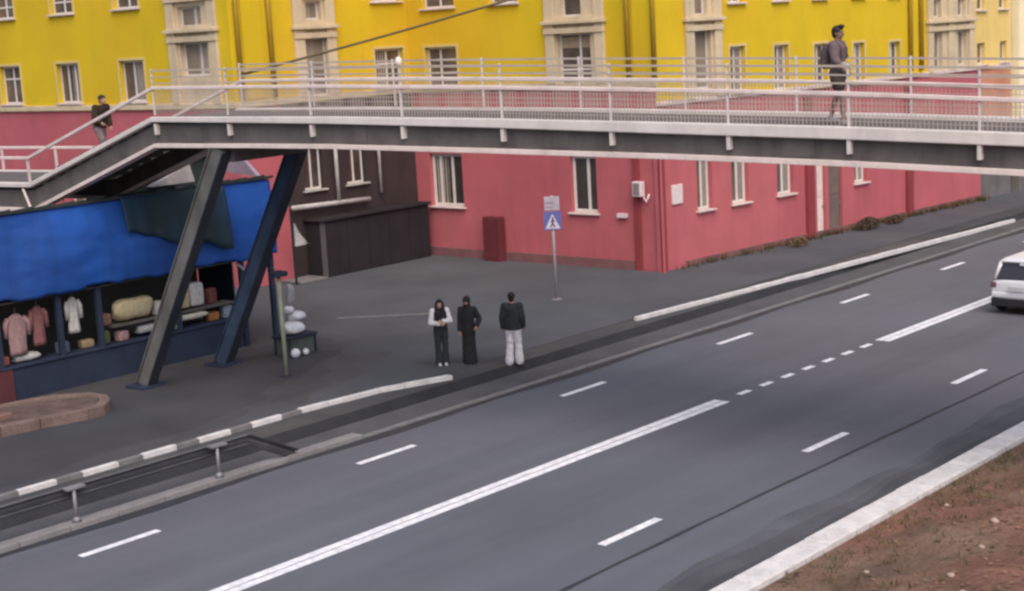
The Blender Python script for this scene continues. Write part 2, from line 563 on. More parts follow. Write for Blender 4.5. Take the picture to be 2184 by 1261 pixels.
# ------------------------------------------------------------------ buildings
class Facade:
    """a wall plane: o + d*s along the wall, normal n outwards"""

    def __init__(self, o, d, n):
        self.o, self.d, self.n = Vector(o), Vector(d).normalized(), Vector(n).normalized()

    def P(self, s, z, out=0.0):
        q = self.o + self.d * s + self.n * out
        return Vector((q.x, q.y, z))

    def T(self, p):          # (s, out, z)
        return self.P(p.x, p.z, p.y)

    def box(self, s0, s1, o0, o1, z0, z1):
        return MB().box(s0, s1, o0, o1, z0, z1, self.T)

    def wall(self, name, s0, s1, z0, z1, holes, material, parent, depth=0.22):
        holes = [h for h in holes if h[0] < s1 and h[1] > s0 and h[2] < z1 and h[3] > z0]
        S = sorted(set([s0, s1] + [min(max(v, s0), s1) for h in holes for v in h[:2]]))
        Z = sorted(set([z0, z1] + [min(max(v, z0), z1) for h in holes for v in h[2:]]))
        mb = MB()
        for a, b in zip(S, S[1:]):
            for c, e in zip(Z, Z[1:]):
                mx, mz = (a + b) / 2, (c + e) / 2
                if any(h[0] < mx < h[1] and h[2] < mz < h[3] for h in holes):
                    continue
                mb.quad(self.P(a, c), self.P(b, c), self.P(b, e), self.P(a, e))
        for h in holes:
            a, b, c, e = max(h[0], s0), min(h[1], s1), max(h[2], z0), min(h[3], z1)
            mb.quad(self.P(a, c), self.P(a, e), self.P(a, e, -depth), self.P(a, c, -depth))
            mb.quad(self.P(b, c), self.P(b, e), self.P(b, e, -depth), self.P(b, c, -depth))
            if h[3] <= z1:
                mb.quad(self.P(a, e), self.P(b, e), self.P(b, e, -depth), self.P(a, e, -depth))
            if h[2] >= z0:
                mb.quad(self.P(a, c), self.P(b, c), self.P(b, c, -depth), self.P(a, c, -depth))
        o = mb.build(name, material, parent)
        return o

    def window(self, h, parent, glass=GLASS, frame=WINFRAME, sill=True, mullions=(0.5,), transoms=(), curtain=0, depth=0.16, fw=0.075,
               label=None, blind=None, sillmat=SILL, trim=False):
        a, b, c, e = h
        e_ = empty('window', self.P((a + b) / 2, c, -depth))
        e_.parent = parent
        e_.matrix_parent_inverse = world_of(parent).inverted()
        if label:
            e_['label'] = label
        g = 0.004
        mb = self.box(a + g, a + fw, -depth - .05, -depth, c + g, e - g)
        for (x0, x1, y0, y1) in ((b - fw, b - g, c + g, e - g), (a + fw, b - fw, c + g, c + fw), (a + fw, b - fw, e - fw, e - g)):
            mb.box(x0, x1, -depth - .05, -depth, y0, y1, self.T)
        for mfrac in mullions:
            xm = a + (b - a) * mfrac
            mb.box(xm - fw * .5, xm + fw * .5, -depth - .048, -depth + .004, c + fw, e - fw, self.T)
        for t in transoms:
            zt = c + (e - c) * t
            mb.box(a + fw, b - fw, -depth - .046, -depth + .002, zt - fw * .45, zt + fw * .45, self.T)
        mb.build('frame', frame, e_, bevel=0.008)
        xs = [a + fw] + [a + (b - a) * mf for mf in mullions] + [b - fw]
        for x0, x1 in zip(xs, xs[1:]):
            self.box(x0, x1, -depth - .036, -depth - .03, c + fw * .9, e - fw * .9).build('pane', glass, e_)
        if curtain:
            mb = MB()
            n = 10
            side = curtain
            x0, x1 = (a + fw, a + (b - a) * .48) if side < 0 else (a + (b - a) * .52, b - fw)
            for k in range(n):
                u0, u1 = x0 + (x1 - x0) * k / n, x0 + (x1 - x0) * (k + 1) / n
                w0, w1 = (-0.02 if k % 2 else 0.0), (0.0 if k % 2 else -0.02)
                mb.quad(self.P(u0, c + fw, -depth - .002 + w0 * .4 - .024), self.P(u1, c + fw, -depth - .002 + w1 * .4 - .024),
                        self.P(u1, e - fw, -depth - .002 + w1 * .4 - .024), self.P(u0, e - fw, -depth - .002 + w0 * .4 - .024))
            mb.build('curtain', CURTAIN, e_)
        if blind:
            z0, z1 = c + (e - c) * blind[0], c + (e - c) * blind[1]
            nsl = 6
            mb = MB()
            for k in range(nsl):
                q0 = z0 + (z1 - z0) * k / nsl
                q1 = z0 + (z1 - z0) * (k + .85) / nsl
                mb.box(a + fw * 1.2, b - fw * 1.2, -depth - .028, -depth - .012, q0, q1, self.T)
            mb.build('blind', BLIND, e_)
        if trim:
            mb = self.box(a - .09, a - .004, .003, .03, c - .05, e + .09)
            mb.box(b + .004, b + .09, .003, .03, c - .05, e + .09, self.T)
            mb.box(a - .004, b + .004, .003, .03, e + .004, e + .09, self.T)
            mb.build('surround', TRIM, e_)
        if sill:
            mb = MB().box(a - 0.10, b + 0.10, -depth + .005, 0.13, c - 0.055, c + 0.003, self.T)
            mb.build('sill', sillmat, e_, bevel=0.01)
        return e_


ZTOP = 13.2
bld = empty('apartment_building', (-36, 41, 0.0), 'large yellow apartment building with red ground floor behind the footbridge', 'building')
P1 = Facade((-62, 32.7, 0), (1, 0, 0), (0, -1, 0))         # s = x + 62
P2 = Facade((-41.3, 32.7, 0), (0, 1, 0), (1, 0, 0))        # s = y - 32.7
P3 = Facade((-41.3, 41.0, 0), (1, 0, 0), (0, -1, 0))       # s = x + 41.3
PB = Facade((-30.0, 41.0, 0), (1.4, 19.5, 0), (19.5, -1.4, 0))


def hole(s0, s1, z0, z1):
    return (s0, s1, z0, z1)


# openings
p1_up = [hole(62 - 51.85, 62 - 50.35, 6.42, 7.9), hole(62 - 47.75, 62 - 46.25, 6.42, 7.9), hole(62 - 55.9, 62 - 54.4, 6.42, 7.9)]
p1_up2 = [hole(h[0], h[1], 9.72, 11.2) for h in p1_up]
p1_bay = [hole(62 - 44.05, 62 - 42.55, 7.25, 8.42), hole(62 - 44.05, 62 - 42.75, 8.92, 9.62), hole(62 - 44.05, 62 - 42.75, 10.3, 11.8)]
p1_red = [hole(62 - 51.8, 62 - 50.4, 1.9, 3.8), hole(62 - 47.7, 62 - 46.3, 1.9, 3.8)]
p2_up = [hole(6.55, 8.0, 6.35, 7.8)]
p2_up2 = [hole(6.55, 8.0, 9.5, 11.1)]
p2_bay = [hole(3.3, 4.3, 6.3, 8.35), hole(3.4, 4.1, 8.95, 9.6), hole(3.4, 4.1, 10.3, 11.8)]
p2_low = [hole(2.75, 3.65, 3.05, 4.6), hole(4.75, 5.7, 3.05, 4.6)]
p3_up = [hole(0.85, 2.45, 6.3, 7.75)]
p3_up2 = [hole(0.85, 2.45, 9.15, 10.7), hole(4.2, 5.5, 9.15, 10.7)]
p3_bay = [hole(7.2, 8.65, 6.25, 8.0), hole(7.4, 8.3, 8.55, 9.6), hole(7.4, 8.3, 10.3, 11.8)]
p3_low = [hole(0.72, 2.38, 1.88, 3.85), hole(7.5, 8.65, 1.88, 3.85)]
BZ = 5.5
pb_up = [hole(3.95, 4.8, 5.66, 7.24), hole(6.5, 7.35, 5.6, 7.17), hole(8.95, 9.75, 5.55, 7.10), hole(11.5, 12.25, 5.5, 7.02), hole(14.0, 14.75, 5.5 + .06, 6.95),
         ]
pb_up2 = [hole(h[0], h[1], 8.72, 10.2) for h in pb_up]
pb_bay = [hole(2.1, 2.95, 5.9, 7.9), hole(2.15, 2.8, 8.35, 9.4), hole(2.15, 2.8, 10.1, 11.4)]
pb_bay5 = [hole(17.3, 17.95, 5.75, 7.2), hole(19.2, 19.9, 5.75, 7.2), hole(17.3, 17.9, 7.75, 8.5), hole(19.2, 19.8, 7.75, 8.5)]
pb_end = [hole(20.75, 21.4, 5.7, 6.6), hole(22.7, 23.25, 5.7, 6.6), hole(20.75, 21.4, 7.95, 9.2), hole(22.6, 23.25, 7.95, 9.2)]
pb_low = [hole(1.95, 2.75, 1.82, 3.7), hole(3.85, 4.8, 1.82, 3.7), hole(6.5, 7.5, 1.82, 3.7), hole(11.45, 12.3, 1.72, 3.6),
          hole(8.95, 9.5, 0.05, 2.9), hole(9.7, 10.6, 0.05, 2.9)]

P1.wall('upper_wall', 0, 17.4, 6.12, ZTOP, p1_up + p1_up2, YELLOW, bld)
P1.wall('bay_wall', 17.4, 20.1, 6.12, ZTOP, p1_bay, CREAM, bld)
P1.wall('upper_wall', 20.1, 20.7, 6.12, ZTOP, [], YELLOW, bld)
P1.wall('ground_floor_wall', 0, 20.7, -0.1, 6.12, p1_red, RED, bld)
P2.wall('upper_wall', 0, 2.75, 6.12, ZTOP, [], YELLOW, bld)
P2.wall('bay_wall', 2.75, 4.65, 6.12, ZTOP, p2_bay, CREAM, bld)
P2.wall('upper_wall', 4.65, 8.3, 6.12, ZTOP, p2_up + p2_up2, YELLOW, bld)
P2.wall('ground_floor_wall', 0, 1.95, -0.1, 6.12, [], RED, bld)
tag(P2.wall('ground_floor_wall', 1.95, 8.3, -0.1, 6.12, p2_low, BROWN, bld), 'dark brown stretch of ground floor wall')
P3.wall('upper_wall', 0, 6.75, 6.12, ZTOP, p3_up + p3_up2, YELLOW, bld)
P3.wall('bay_wall', 6.75, 9.3, 6.12, ZTOP, p3_bay, CREAM, bld)
P3.wall('upper_wall', 9.3, 11.3, 6.12, ZTOP, [], YELLOW, bld)
P3.wall('ground_floor_wall', 0, 11.3, -0.1, 6.12, p3_low, RED, bld)
PB.wall('upper_wall', 0, 1.55, BZ, ZTOP, [], YELLOW, bld)
PB.wall('bay_wall', 1.55, 3.45, BZ, ZTOP, pb_bay, CREAM, bld)
PB.wall('upper_wall', 3.45, 16.75, BZ, ZTOP, pb_up + pb_up2, YELLOW, bld)
PB.wall('bay_wall', 16.75, 20.35, BZ, ZTOP, pb_bay5, CREAM, bld)
PB.wall('upper_wall', 20.35, 23.6, BZ, ZTOP, pb_end, PALEYELLOW, bld)
PB.wall('ground_floor_wall', 0, 21.0, -0.1, BZ, pb_low, RED, bld)
PB.wall('ground_floor_wall', 21.0, 23.6, -0.1, 2.6, [], PLINTH, bld)
PB.wall('ground_floor_wall', 21.0, 23.6, 2.6, BZ, [], mat('salmon_render', (0.55, 0.24, 0.14), .85, .08, .8, .2, 22, streak=.2), bld)
# closing masses behind the facades (roof and back), so that the block is solid from the side
mb = MB()
for (a, b, c, d) in (((-62, 32.71), (-41.31, 32.71), (-41.31, 55), (-62, 55)),
                     ((-41.3, 41.01), (-30.01, 41.01), (-28.4, 64.4), (-41.3, 64.4))):
    mb.quad((*a, ZTOP), (*b, ZTOP), (*c, ZTOP), (*d, ZTOP))
mb.build('roof', GIRDER, bld)
back = MB()
back.quad((-62, 55, -.1), (-41.3, 64.4, -.1), (-41.3, 64.4, ZTOP), (-62, 55, ZTOP))
back.quad((-62, 32.7, -.1), (-62, 55, -.1), (-62, 55, ZTOP), (-62, 32.7, ZTOP))
pe = PB.P(23.6, 0)
back.quad((pe.x, pe.y, -.1), (-41.3, pe.y, -.1), (-41.3, pe.y, ZTOP), (pe.x, pe.y, ZTOP))
back.build('back_wall', YELLOW, bld)

W = lambda F, hs, **k: [F.window(h, bld, **k) for h in hs]
P1.window(p1_up[0], bld, trim=True, mullions=(0.36, 0.68), curtain=1)
P1.window(p1_up[1], bld, trim=True, mullions=(0.45,), curtain=1)
P1.window(p1_up[2], bld, trim=True, mullions=(0.5,), transoms=(0.66,))
W(P1, p1_up2, trim=True, mullions=(0.5,), transoms=(0.3,))
W(P1, p1_red)
for h in p1_bay:
    P1.window(h, bld, sill=False, mullions=(0.62,), curtain=1, glass=GLASSPALE)
P2.window(p2_up[0], bld, trim=True, mullions=(0.5,), transoms=(0.62,), curtain=-1)
W(P2, p2_up2)
for h in p2_bay:
    P2.window(h, bld, sill=False, mullions=(), glass=GLASSPALE, curtain=-1)
for h in p2_low:
    P2.window(h, bld, mullions=(0.5,), glass=GLASSDARK, sillmat=GREYSTRIP, label='white framed window in the dark brown wall')
P3.window(p3_up[0], bld, trim=True, mullions=(0.4,), transoms=(0.35, 0.68))
W(P3, p3_up2)
P3.window(p3_bay[0], bld, sill=False, mullions=(0.62,), transoms=(0.3,), blind=(0.72, 0.93))
P3.window(p3_bay[1], bld, sill=False, mullions=())
P3.window(p3_bay[2], bld, sill=False, mullions=())
P3.window(p3_low[0], bld, mullions=(0.25, 0.62), glass=GLASSDARK, fw=0.11, curtain=-1)
P3.window(p3_low[1], bld, mullions=(0.6,), glass=GLASSDARK, fw=0.11)
for i, h in enumerate(pb_up):
    PB.window(h, bld, trim=True, mullions=(0.5,), curtain=(1 if i in (0, 1, 3) else 0), sillmat=CREAM)
W(PB, pb_up2, curtain=-1)
for h in pb_bay + pb_bay5:
    PB.window(h, bld, sill=False, mullions=(), glass=GLASSPALE)
W(PB, pb_end, mullions=())
for h in pb_low[:4]:
    PB.window(h, bld, mullions=(0.5,), fw=0.10, curtain=1)


def door(F, h, material, handle_side=1, label=None, panels=2):
    a, b, c, e = h
    d = F.box(a + .01, b - .01, -0.16, -0.11, c, e - .01).build('door', material, bld, bevel=0.01)
    if label:
        d['label'] = label
    n = panels
    for k in range(n):
        z0 = c + .12 + (e - c - .24) * k / n
        z1 = c + .12 + (e - c - .24) * (k + 1) / n - .1
        F.box(a + .1, b - .1, -0.11, -0.095, z0, z1).build('panel', material, d, bevel=0.01)
    x = b - .09 if handle_side > 0 else a + .09
    F.box(x - .02, x + .02, -0.11, -0.05, 1.05, 1.15).build('handle', GALV, d)
    return d


door(PB, pb_low[4], mat('white_door', (0.74, 0.62, 0.56), 0.6, 0.1, 2.0, streak=0.2), label='narrow white door in the red wall')
door(PB, pb_low[5], mat('brown_door', (0.17, 0.125, 0.105), 0.7, 0.15, 2.0, streak=0.25), label='brown door beside the white door')


def bay(F, s0, s1, zs, zbot, ztop, cw=0.3, centre=None):
    """stucco surround of a stairwell window column: side pilasters, lintels and ledges"""
    for (a, b) in ((s0, s0 + cw), (s1 - cw, s1)):
        F.box(a, b, 0.002, 0.12, zbot, ztop).build('pilaster', CREAM, bld, bevel=0.015)
    if centre:
        F.box(centre[0], centre[1], 0.002, 0.10, zbot, ztop).build('pilaster', CREAM, bld, bevel=0.015)
    for z in zs:
        F.box(s0 - .08, s1 + .08, 0.004, 0.24, z + .12, z + .24).build('ledge', CREAM, bld, bevel=0.015)
        F.box(s0 + cw, s1 - cw, 0.003, 0.09, z + .24, z + .36).build('apron', CREAM, bld, bevel=0.01)
        F.box(s0 - .02, s1 + .02, 0.0035, 0.17, z - .2, z - .01).build('lintel', CREAM, bld, bevel=0.015)


bay(P1, 62 - 44.6, 62 - 41.9, (8.62, 9.98), 6.3, ZTOP - .1, 0.42)
bay(P2, 2.75, 4.65, (8.52, 9.95), 6.3, ZTOP - .1, 0.42)
bay(P3, 6.75, 9.3, (8.2, 9.95), 6.3, ZTOP - .1, 0.40)
bay(PB, 1.55, 3.45, (8.05, 9.75), 5.6, ZTOP - .1, 0.40)
bay(PB, 16.75, 20.35, (7.42, 9.1), 5.6, ZTOP - .1, 0.38, centre=(18.35, 18.85))
# string courses, plinths, pipes, pilaster strips
for F, s0, s1, z in ((P1, 0, 20.78, 6.14), (P2, -0.08, 8.28, 6.14), (P3, 0.02, 11.38, 6.14)):
    F.box(s0, s1, 0.0025, 0.10, z, z + .2).build('string_course', CREAM, bld, bevel=0.02)
PB.box(-0.08, 23.6, 0.0025, 0.09, BZ + .0, BZ + .14).build('string_course', SILL, bld, bevel=0.02)
P3.box(0.0, 10.2, 0.002, 0.07, -0.05, 0.34).build('plinth', mat('red_plinth', (0.20, 0.09, 0.09), 0.9, 0.2, 1.5, 0.4, 25, grime=0.3), bld, bevel=0.01)
PB.box(1.2, 21.0, 0.002, 0.06, -0.05, 0.22).build('plinth', MATS['red_plinth'], bld, bevel=0.01)
P3.box(10.25, 10.5, 0.002, 0.10, -0.05, 5.4).build('pilaster', REDDARK, bld, bevel=0.01)
P3.box(11.15, 11.42, 0.002, 0.10, -0.05, 5.4).build('pilaster', RED, bld, bevel=0.01)
PB.box(-0.1, 0.16, 0.003, 0.10, -0.05, 5.4).build('pilaster', REDDARK, bld, bevel=0.01)
PB.box(8.2, 8.62, 0.002, 0.14, -0.05, 5.4).build('pilaster', REDDARK, bld, bevel=0.01)
PB.box(15.05, 15.45, 0.002, 0.14, -0.05, 5.4).build('pilaster', REDDARK, bld, bevel=0.01)
for F, s in ((P2, 0.25), (P2, 1.65), (P3, 10.3), (P3, 11.35), (PB, 15.4), (PB, 16.2)):
    q = F.P(s, 0, 0.11)
    z0 = 6.4 if F is not PB else 5.75
    MB().tube([(q.x, q.y, z0), (q.x, q.y, ZTOP)], 0.085, 10).build('downpipe', OLIVE, bld, smooth=True)
# pale corner strips in the recess
P2.box(0.5, 1.35, 0.002, 0.05, 6.4, ZTOP - .2).build('pilaster', YELLOW, bld, bevel=0.01)
P3.box(10.45, 11.2, 0.0022, 0.05, 6.4, ZTOP - .2).build('pilaster', YELLOW, bld, bevel=0.01)
# fittings on the red walls
lampw = mat('white_fitting', (0.70, 0.58, 0.56), 0.5, 0.1, 6.0)
ac = P3.box(9.95 + .45, 10.62 + .15, 0.11, 0.34, 2.55, 3.05).build('air_conditioner', lampw, bld, bevel=0.02)
P3.box(10.45, 10.7, 0.34, 0.352, 2.6, 3.0).build('fan_grille', mat('grille', (0.25, 0.2, 0.2), 0.6), ac)
q = P3.P(10.72, 2.3, 0.2)
MB().tube([P3.P(10.72, 2.55, 0.16), P3.P(10.86, 2.35, 0.16), P3.P(10.95, 2.62, 0.14)], 0.035, 8).build('hose', lampw, bld, smooth=True)
P3.box(9.55, 9.95, 0.003, 0.14, 1.78, 1.93).build('cable_box', lampw, bld, bevel=0.02)
PB.box(0.55, 1.1, 0.003, 0.07, 2.2, 2.85).build('notice_plate', lampw, bld, bevel=0.015)
cab = P3.box(3.62, 4.4, 0.075, 0.42, 0.0, 1.62).build('electric_cabinet', mat('maroon_cabinet', (0.13, 0.028, 0.034), 0.6, 0.15, 2.0, streak=0.3), bld, bevel=0.015)
P3.box(3.68, 4.0, 0.42, 0.432, 0.12, 1.55).build('door', MATS['maroon_cabinet'], cab, bevel=0.006)
P3.box(4.02, 4.34, 0.42, 0.432, 0.12, 1.55).build('door', MATS['maroon_cabinet'], cab, bevel=0.006)
# light ledge (pipe run) on the dark brown wall
MB().tube([P2.P(1.9, 2.55, 0.22), P2.P(5.6, 2.45, 0.22)], 0.09, 8).build('pipe', GREYSTRIP, bld, smooth=True)
MB().tube([P2.P(4.1, 2.5, 0.22), P2.P(4.1, 4.9, 0.22)], 0.07, 8).build('pipe', GREYSTRIP, bld, smooth=True)
MB().tube([P2.P(6.3, 2.6, 0.12), P2.P(6.3, 5.6, 0.12)], 0.06, 8).build('pipe', GREYSTRIP, bld, smooth=True)

# cream neighbour past the yellow building
cb = empty('cream_building', (-27, 67, 0), 'pale cream building past the far end of the yellow building', 'building')
PC = Facade((-28.1, 64.9, 0), (1.4, 19.5, 0), (19.5, -1.4, 0))
PD = Facade((-38, 64.85, 0), (1, 0, 0), (0, -1, 0))
pc_h = [hole(s, s + 1.2, z, z + 1.6) for s in (2.2, 5.6, 9, 12.4) for z in (5.6, 8.9)]
PC.wall('wall', 0, 30, 2.6, 14, pc_h, CREAMWALL, cb)
PC.wall('ground_floor_wall', 0, 30, -0.1, 2.6, [], PLINTH, cb)
for h in pc_h:
    e_ = PC.window(h, cb)
PD.wall('wall', 0, 9.95, 2.6, 14, [], CREAMWALL, cb)
PD.wall('ground_floor_wall', 0, 9.95, -0.1, 2.6, [], PLINTH, cb)
MB().quad((-38, 64.9, 14), (-28.1, 64.9, 14), (-26, 94.9, 14), (-38, 94.9, 14)).build('roof', GIRDER, cb)

# low dark shed against the brown wall
shed = empty('storage_shed', (-40.9, 38, 0), 'low dark metal storage shed against the brown wall', 'shed')
box(-41.28, -40.5, 35.3, 40.7, 0.0, 2.0, 'wall', SHEDDARK, shed, bevel=0.01)
box(-41.28, -40.36, 35.2, 40.75, 2.0, 2.08, 'roof', SHEDDARK, shed, bevel=0.01)
box(-40.5, -40.46, 35.28, 35.5, 0.02, 1.98, 'corner_post', GREYSTRIP if False else mat('shed_post', (0.09, 0.08, 0.085), 0.7, 0.2, 2.0), shed)
for k in range(5):
    y0 = 35.52 + k * 1.03
    box(-40.5, -40.475, y0, y0 + 1.0, 0.05, 1.95, 'panel', SHEDDARK, shed, bevel=0.008)
box(-41.2, -40.2, 34.0, 35.25, 0.016, 0.10, 'step', KERBGREY, shed, bevel=0.02)

# weeds along the red wall, and a shrub
wd = MB()
for k in range(900):
    s = rnd.uniform(0.5, 21)
    if rnd.random() > 0.25 + 0.75 * (s / 21):
        continue
    q = PB.P(s, 0.016, 0.08 + abs(rnd.gauss(0, 0.18)))
    for b in range(5):
        a = rnd.uniform(0, 6.28)
        h = rnd.uniform(0.06, 0.28)
        dx, dy = math.cos(a) * h * .5, math.sin(a) * h * .5
        wd.add([(q.x - dy * .14, q.y + dx * .14, .0), (q.x + dy * .14, q.y - dx * .14, .0), (q.x + dx, q.y + dy, h)], [(0, 1, 2)])
tag(wd.build('weeds', mat('weeds', (0.105, 0.065, 0.032), 0.9, 0.4, 5.0, tint=(0.07, 0.075, 0.03))), 'dry brown weeds growing along the foot of the red wall', 'weeds', kind='stuff')


def shrub(x, y, rx, ry, h, material, label, n=700, seed=1):
    rr = random.Random(seed)
    e = empty('shrub', (x, y, 0), label, 'shrub', 'low shrubs by the red wall')
    st = MB()
    for k in range(7):
        a = rr.uniform(0, 6.28)
        st.tube([(x, y, 0), (x + math.cos(a) * rx * .4, y + math.sin(a) * ry * .4, h * .45), (x + math.cos(a) * rx * .7, y + math.sin(a) * ry * .7, h * .8)], [.02, .014, .006], 5)
    st.build('stem', mat('twig', (0.06, 0.04, 0.03), 0.9), e)
    lf = MB()
    for k in range(n):
        a = rr.uniform(0, 6.28)
        t = rr.random() ** .5
        zz = rr.random() ** .8
        env = math.sin(math.pi * min(1, zz * .85 + .15)) ** .6
        px, py, pz = x + math.cos(a) * rx * t * env, y + math.sin(a) * ry * t * env, .03 + h * zz
        s = rr.uniform(.03, .07)
        u = Vector((rr.gauss(0, 1), rr.gauss(0, 1), rr.gauss(0, .6))).normalized()
        v = u.orthogonal().normalized()
        p = Vector((px, py, pz))
        lf.add([p - u * s, p + v * s * .45, p + u * s, p - v * s * .45], [(0, 1, 2, 3)])
    lf.build('foliage', material, e)
    return e


SHRUBM = mat('shrub_leaf', (0.085, 0.045, 0.035), 0.8, 0.5, 14.0, tint=(0.06, 0.055, 0.03))
shrub(-28.5, 52.2, .4, .8, .45, SHRUBM, 'larger dark reddish shrub at the foot of the red wall', 700, 4)
shrub(-28.4, 54.1, .3, .6, .28, SHRUBM, 'smaller low reddish shrub beside the larger one', 500, 5)
shrub(-28.7, 47.5, .3, .6, .3, mat('shrub_leaf_dry', (0.14, 0.085, 0.045), 0.8, 0.5, 14.0), 'small dry shrub below the red wall windows', 350, 6)

# ------------------------------------------------------------------ footbridge
A6 = R(6)
BQ = Vector((-13.32, 23.43, 0))
BD = Vector((math.cos(A6), math.sin(A6), 0))
BN = Vector((-math.sin(A6), math.cos(A6), 0))
BW = 2.9


def BP(s, t, z):
    q = BQ + BD * s + BN * t
    return Vector((q.x, q.y, z))


BELTZ = [(-28.0, 5.0), (-22.04, 5.01), (-17.24, 6.62), (-14.2, 6.58), (-11.7, 6.54), (-7.6, 6.44), (-3.3, 6.30), (0, 6.19), (3.15, 6.06), (12.5, 5.65)]
CHORDZ = [(-28.0, 4.37), (-22.04, 4.36), (-17.24, 6.00), (-14.2, 5.99), (-11.7, 5.97), (-7.6, 5.88), (-3.3, 5.77), (0, 5.66), (3.15, 5.52), (12.5, 5.1)]
RAILZ = [(-28.0, 5.70), (-22.02, 5.70), (-17.13, 7.35), (-14.2, 7.31), (-11.6, 7.26), (-7.55, 7.14), (-3.3, 6.99), (0, 6.855), (3.15, 6.68), (12.5, 6.25)]


def zat(L, s):
    for (a, za), (b, zb) in zip(L, L[1:]):
        if a <= s <= b:
            return za + (zb - za) * (s - a) / (b - a)
    return L[-1][1]


def sweep(L, dz0, dz1, t0, t1, s0=None, s1=None, off=0.0):
    mb = MB()
    pts = [p for p in L if (s0 is None or p[0] > s0) and (s1 is None or p[0] < s1)]
    if s0 is not None:
        pts = [(s0, zat(L, s0))] + pts
    if s1 is not None:
        pts = pts + [(s1, zat(L, s1))]
    for (s, z) in pts:
        z += off
        mb.v += [tuple(BP(s, t0, z + dz0)), tuple(BP(s, t1, z + dz0)), tuple(BP(s, t1, z + dz1)), tuple(BP(s, t0, z + dz1))]
    n = len(pts)
    for i in range(n - 1):
        for k in range(4):
            a, b = i * 4 + k, i * 4 + (k + 1) % 4
            mb.f.append((a, b, b + 4, a + 4))
    mb.f += [(3, 2, 1, 0), tuple(4 * (n - 1) + k for k in range(4))]
    return mb


def taper(mb):
    # the edge beam is slimmer at the stair end than over the road
    res = []
    for i, v in enumerate(mb.v):
        p = Vector(v)
        s = (p - BQ).dot(BD)
        zc = zat(BELTZ, max(-28.0, min(12.5, s)))
        k = .55 + .45 * max(0, min(1, (s + 17) / 15))
        res.append((p.x, p.y, zc + (p.z - zc) * k))
    mb.v = res
    return mb


bridge = empty('footbridge', BP(-28, 1.4, 0), 'long white railed steel footbridge crossing over the road', 'footbridge')
BS0, BS1 = -28.0, 12.5
POSTS = [-14.72, -12.2, -9.65, -7.1, -4.58, -2.12, 0.17, 2.42, 4.7, 7.0, 9.3, 11.6]
for side, t in ((-1, 0.0), (1, BW)):
    ts = (lambda a, b: (t + a, t + b)) if side < 0 else (lambda a, b: (t - b, t - a))
    g = sweep(CHORDZ, 0.05, 0.50, *ts(0.10, 0.16)).build('girder', GIRDER, bridge)
    sweep(CHORDZ, -0.045, 0.05, *ts(-0.03, 0.26)).build('bottom_flange', WHITEMETAL, g, bevel=0.008)
    taper(sweep(BELTZ, -0.11, 0.11, *ts(-0.05, 0.12))).build('edge_beam', BELT, g, bevel=0.02)
    # handrail: thick rail plus thin bars above it on the level part
    sweep(RAILZ, -0.04, 0.04, *ts(-0.03, 0.045)).build('handrail', WHITEMETAL, bridge, bevel=0.015)
    sweep(BELTZ, -0.02, 0.02, *ts(-0.01, 0.03), -17.15, BS1, 1.13).build('rail', THINRAIL, bridge)
    sweep(BELTZ, -0.014, 0.014, *ts(-0.005, 0.022), -17.15, BS1, 0.98).build('rail', THINRAIL, bridge)
    sweep(BELTZ, -0.014, 0.014, *ts(-0.005, 0.022), -17.15, BS1, 0.84).build('rail', THINRAIL, bridge)
    # fine wire mesh between handrail and edge beam
    wm = MB()
    sq = -17.1
    while sq < BS1:
        zb, zr = zat(BELTZ, sq), zat(RAILZ, sq)
        tq = ts(0.01, 0.02)
        wm.box(sq - .005, sq + .005, *tq, zb + .1, zr - .045, lambda p: BP(p.x, p.y, p.z))
        sq += 0.075
    for q in (.2, .3, .4, .5, .6):
        h = sweep(BELTZ, -0.005, 0.005, *ts(0.008, 0.018), -17.1, BS1, q)
        wm.add(h.v, h.f)
    tag(wm.build('wire_mesh', THINRAIL, bridge), kind='stuff')
    for s in POSTS + [-17.15]:
        zb, zc = zat(BELTZ, s), zat(CHORDZ, s)
        po = MB().box(s - .02, s + .02, *ts(0.0, 0.04), zb + .1, zb + 1.17, lambda p: BP(p.x, p.y, p.z)).build('post', BELT, bridge, bevel=0.006)
        MB().box(s - .035, s + .035, *ts(-0.02, 0.1), zb - .36, zb - .1, lambda p: BP(p.x, p.y, p.z)).build('bracket', BELT, po, bevel=0.006)
    for s in (-27.0, -24.6, -22.08, -19.6):
        zb, zr, zc = zat(BELTZ, s), zat(RAILZ, s), zat(CHORDZ, s)
        if s != -19.6:
            MB().box(s - .03, s + .03, *ts(0.0, 0.05), zb + .08, zr - .05, lambda p: BP(p.x, p.y, p.z)).build('post', WHITEMETAL, bridge)
        if s == -22.08 and side < 0:
            MB().tube([BP(s - .25, t - .02, zb - .1), BP(s + .05, t - .02, zc - .08)], 0.035, 6).build('bracket', WHITEMETAL, bridge)
for t in (-0.0,):
    for s in (-16.0, -11.0, -5.9, -0.8, 3.6):
        zc = zat(CHORDZ, s)
        MB().box(s - .3, s + .3, t + .08, t + .1, zc + .08, zc + .44, lambda p: BP(p.x, p.y, p.z)).build('splice_plate', GIRDER, bridge)
# brace stub under the foot of the stair
MB().tube([BP(-22.0, -0.02, 4.36), BP(-21.75, -0.02, 4.16)], 0.05, 6).build('bracket', WHITEMETAL, bridge)
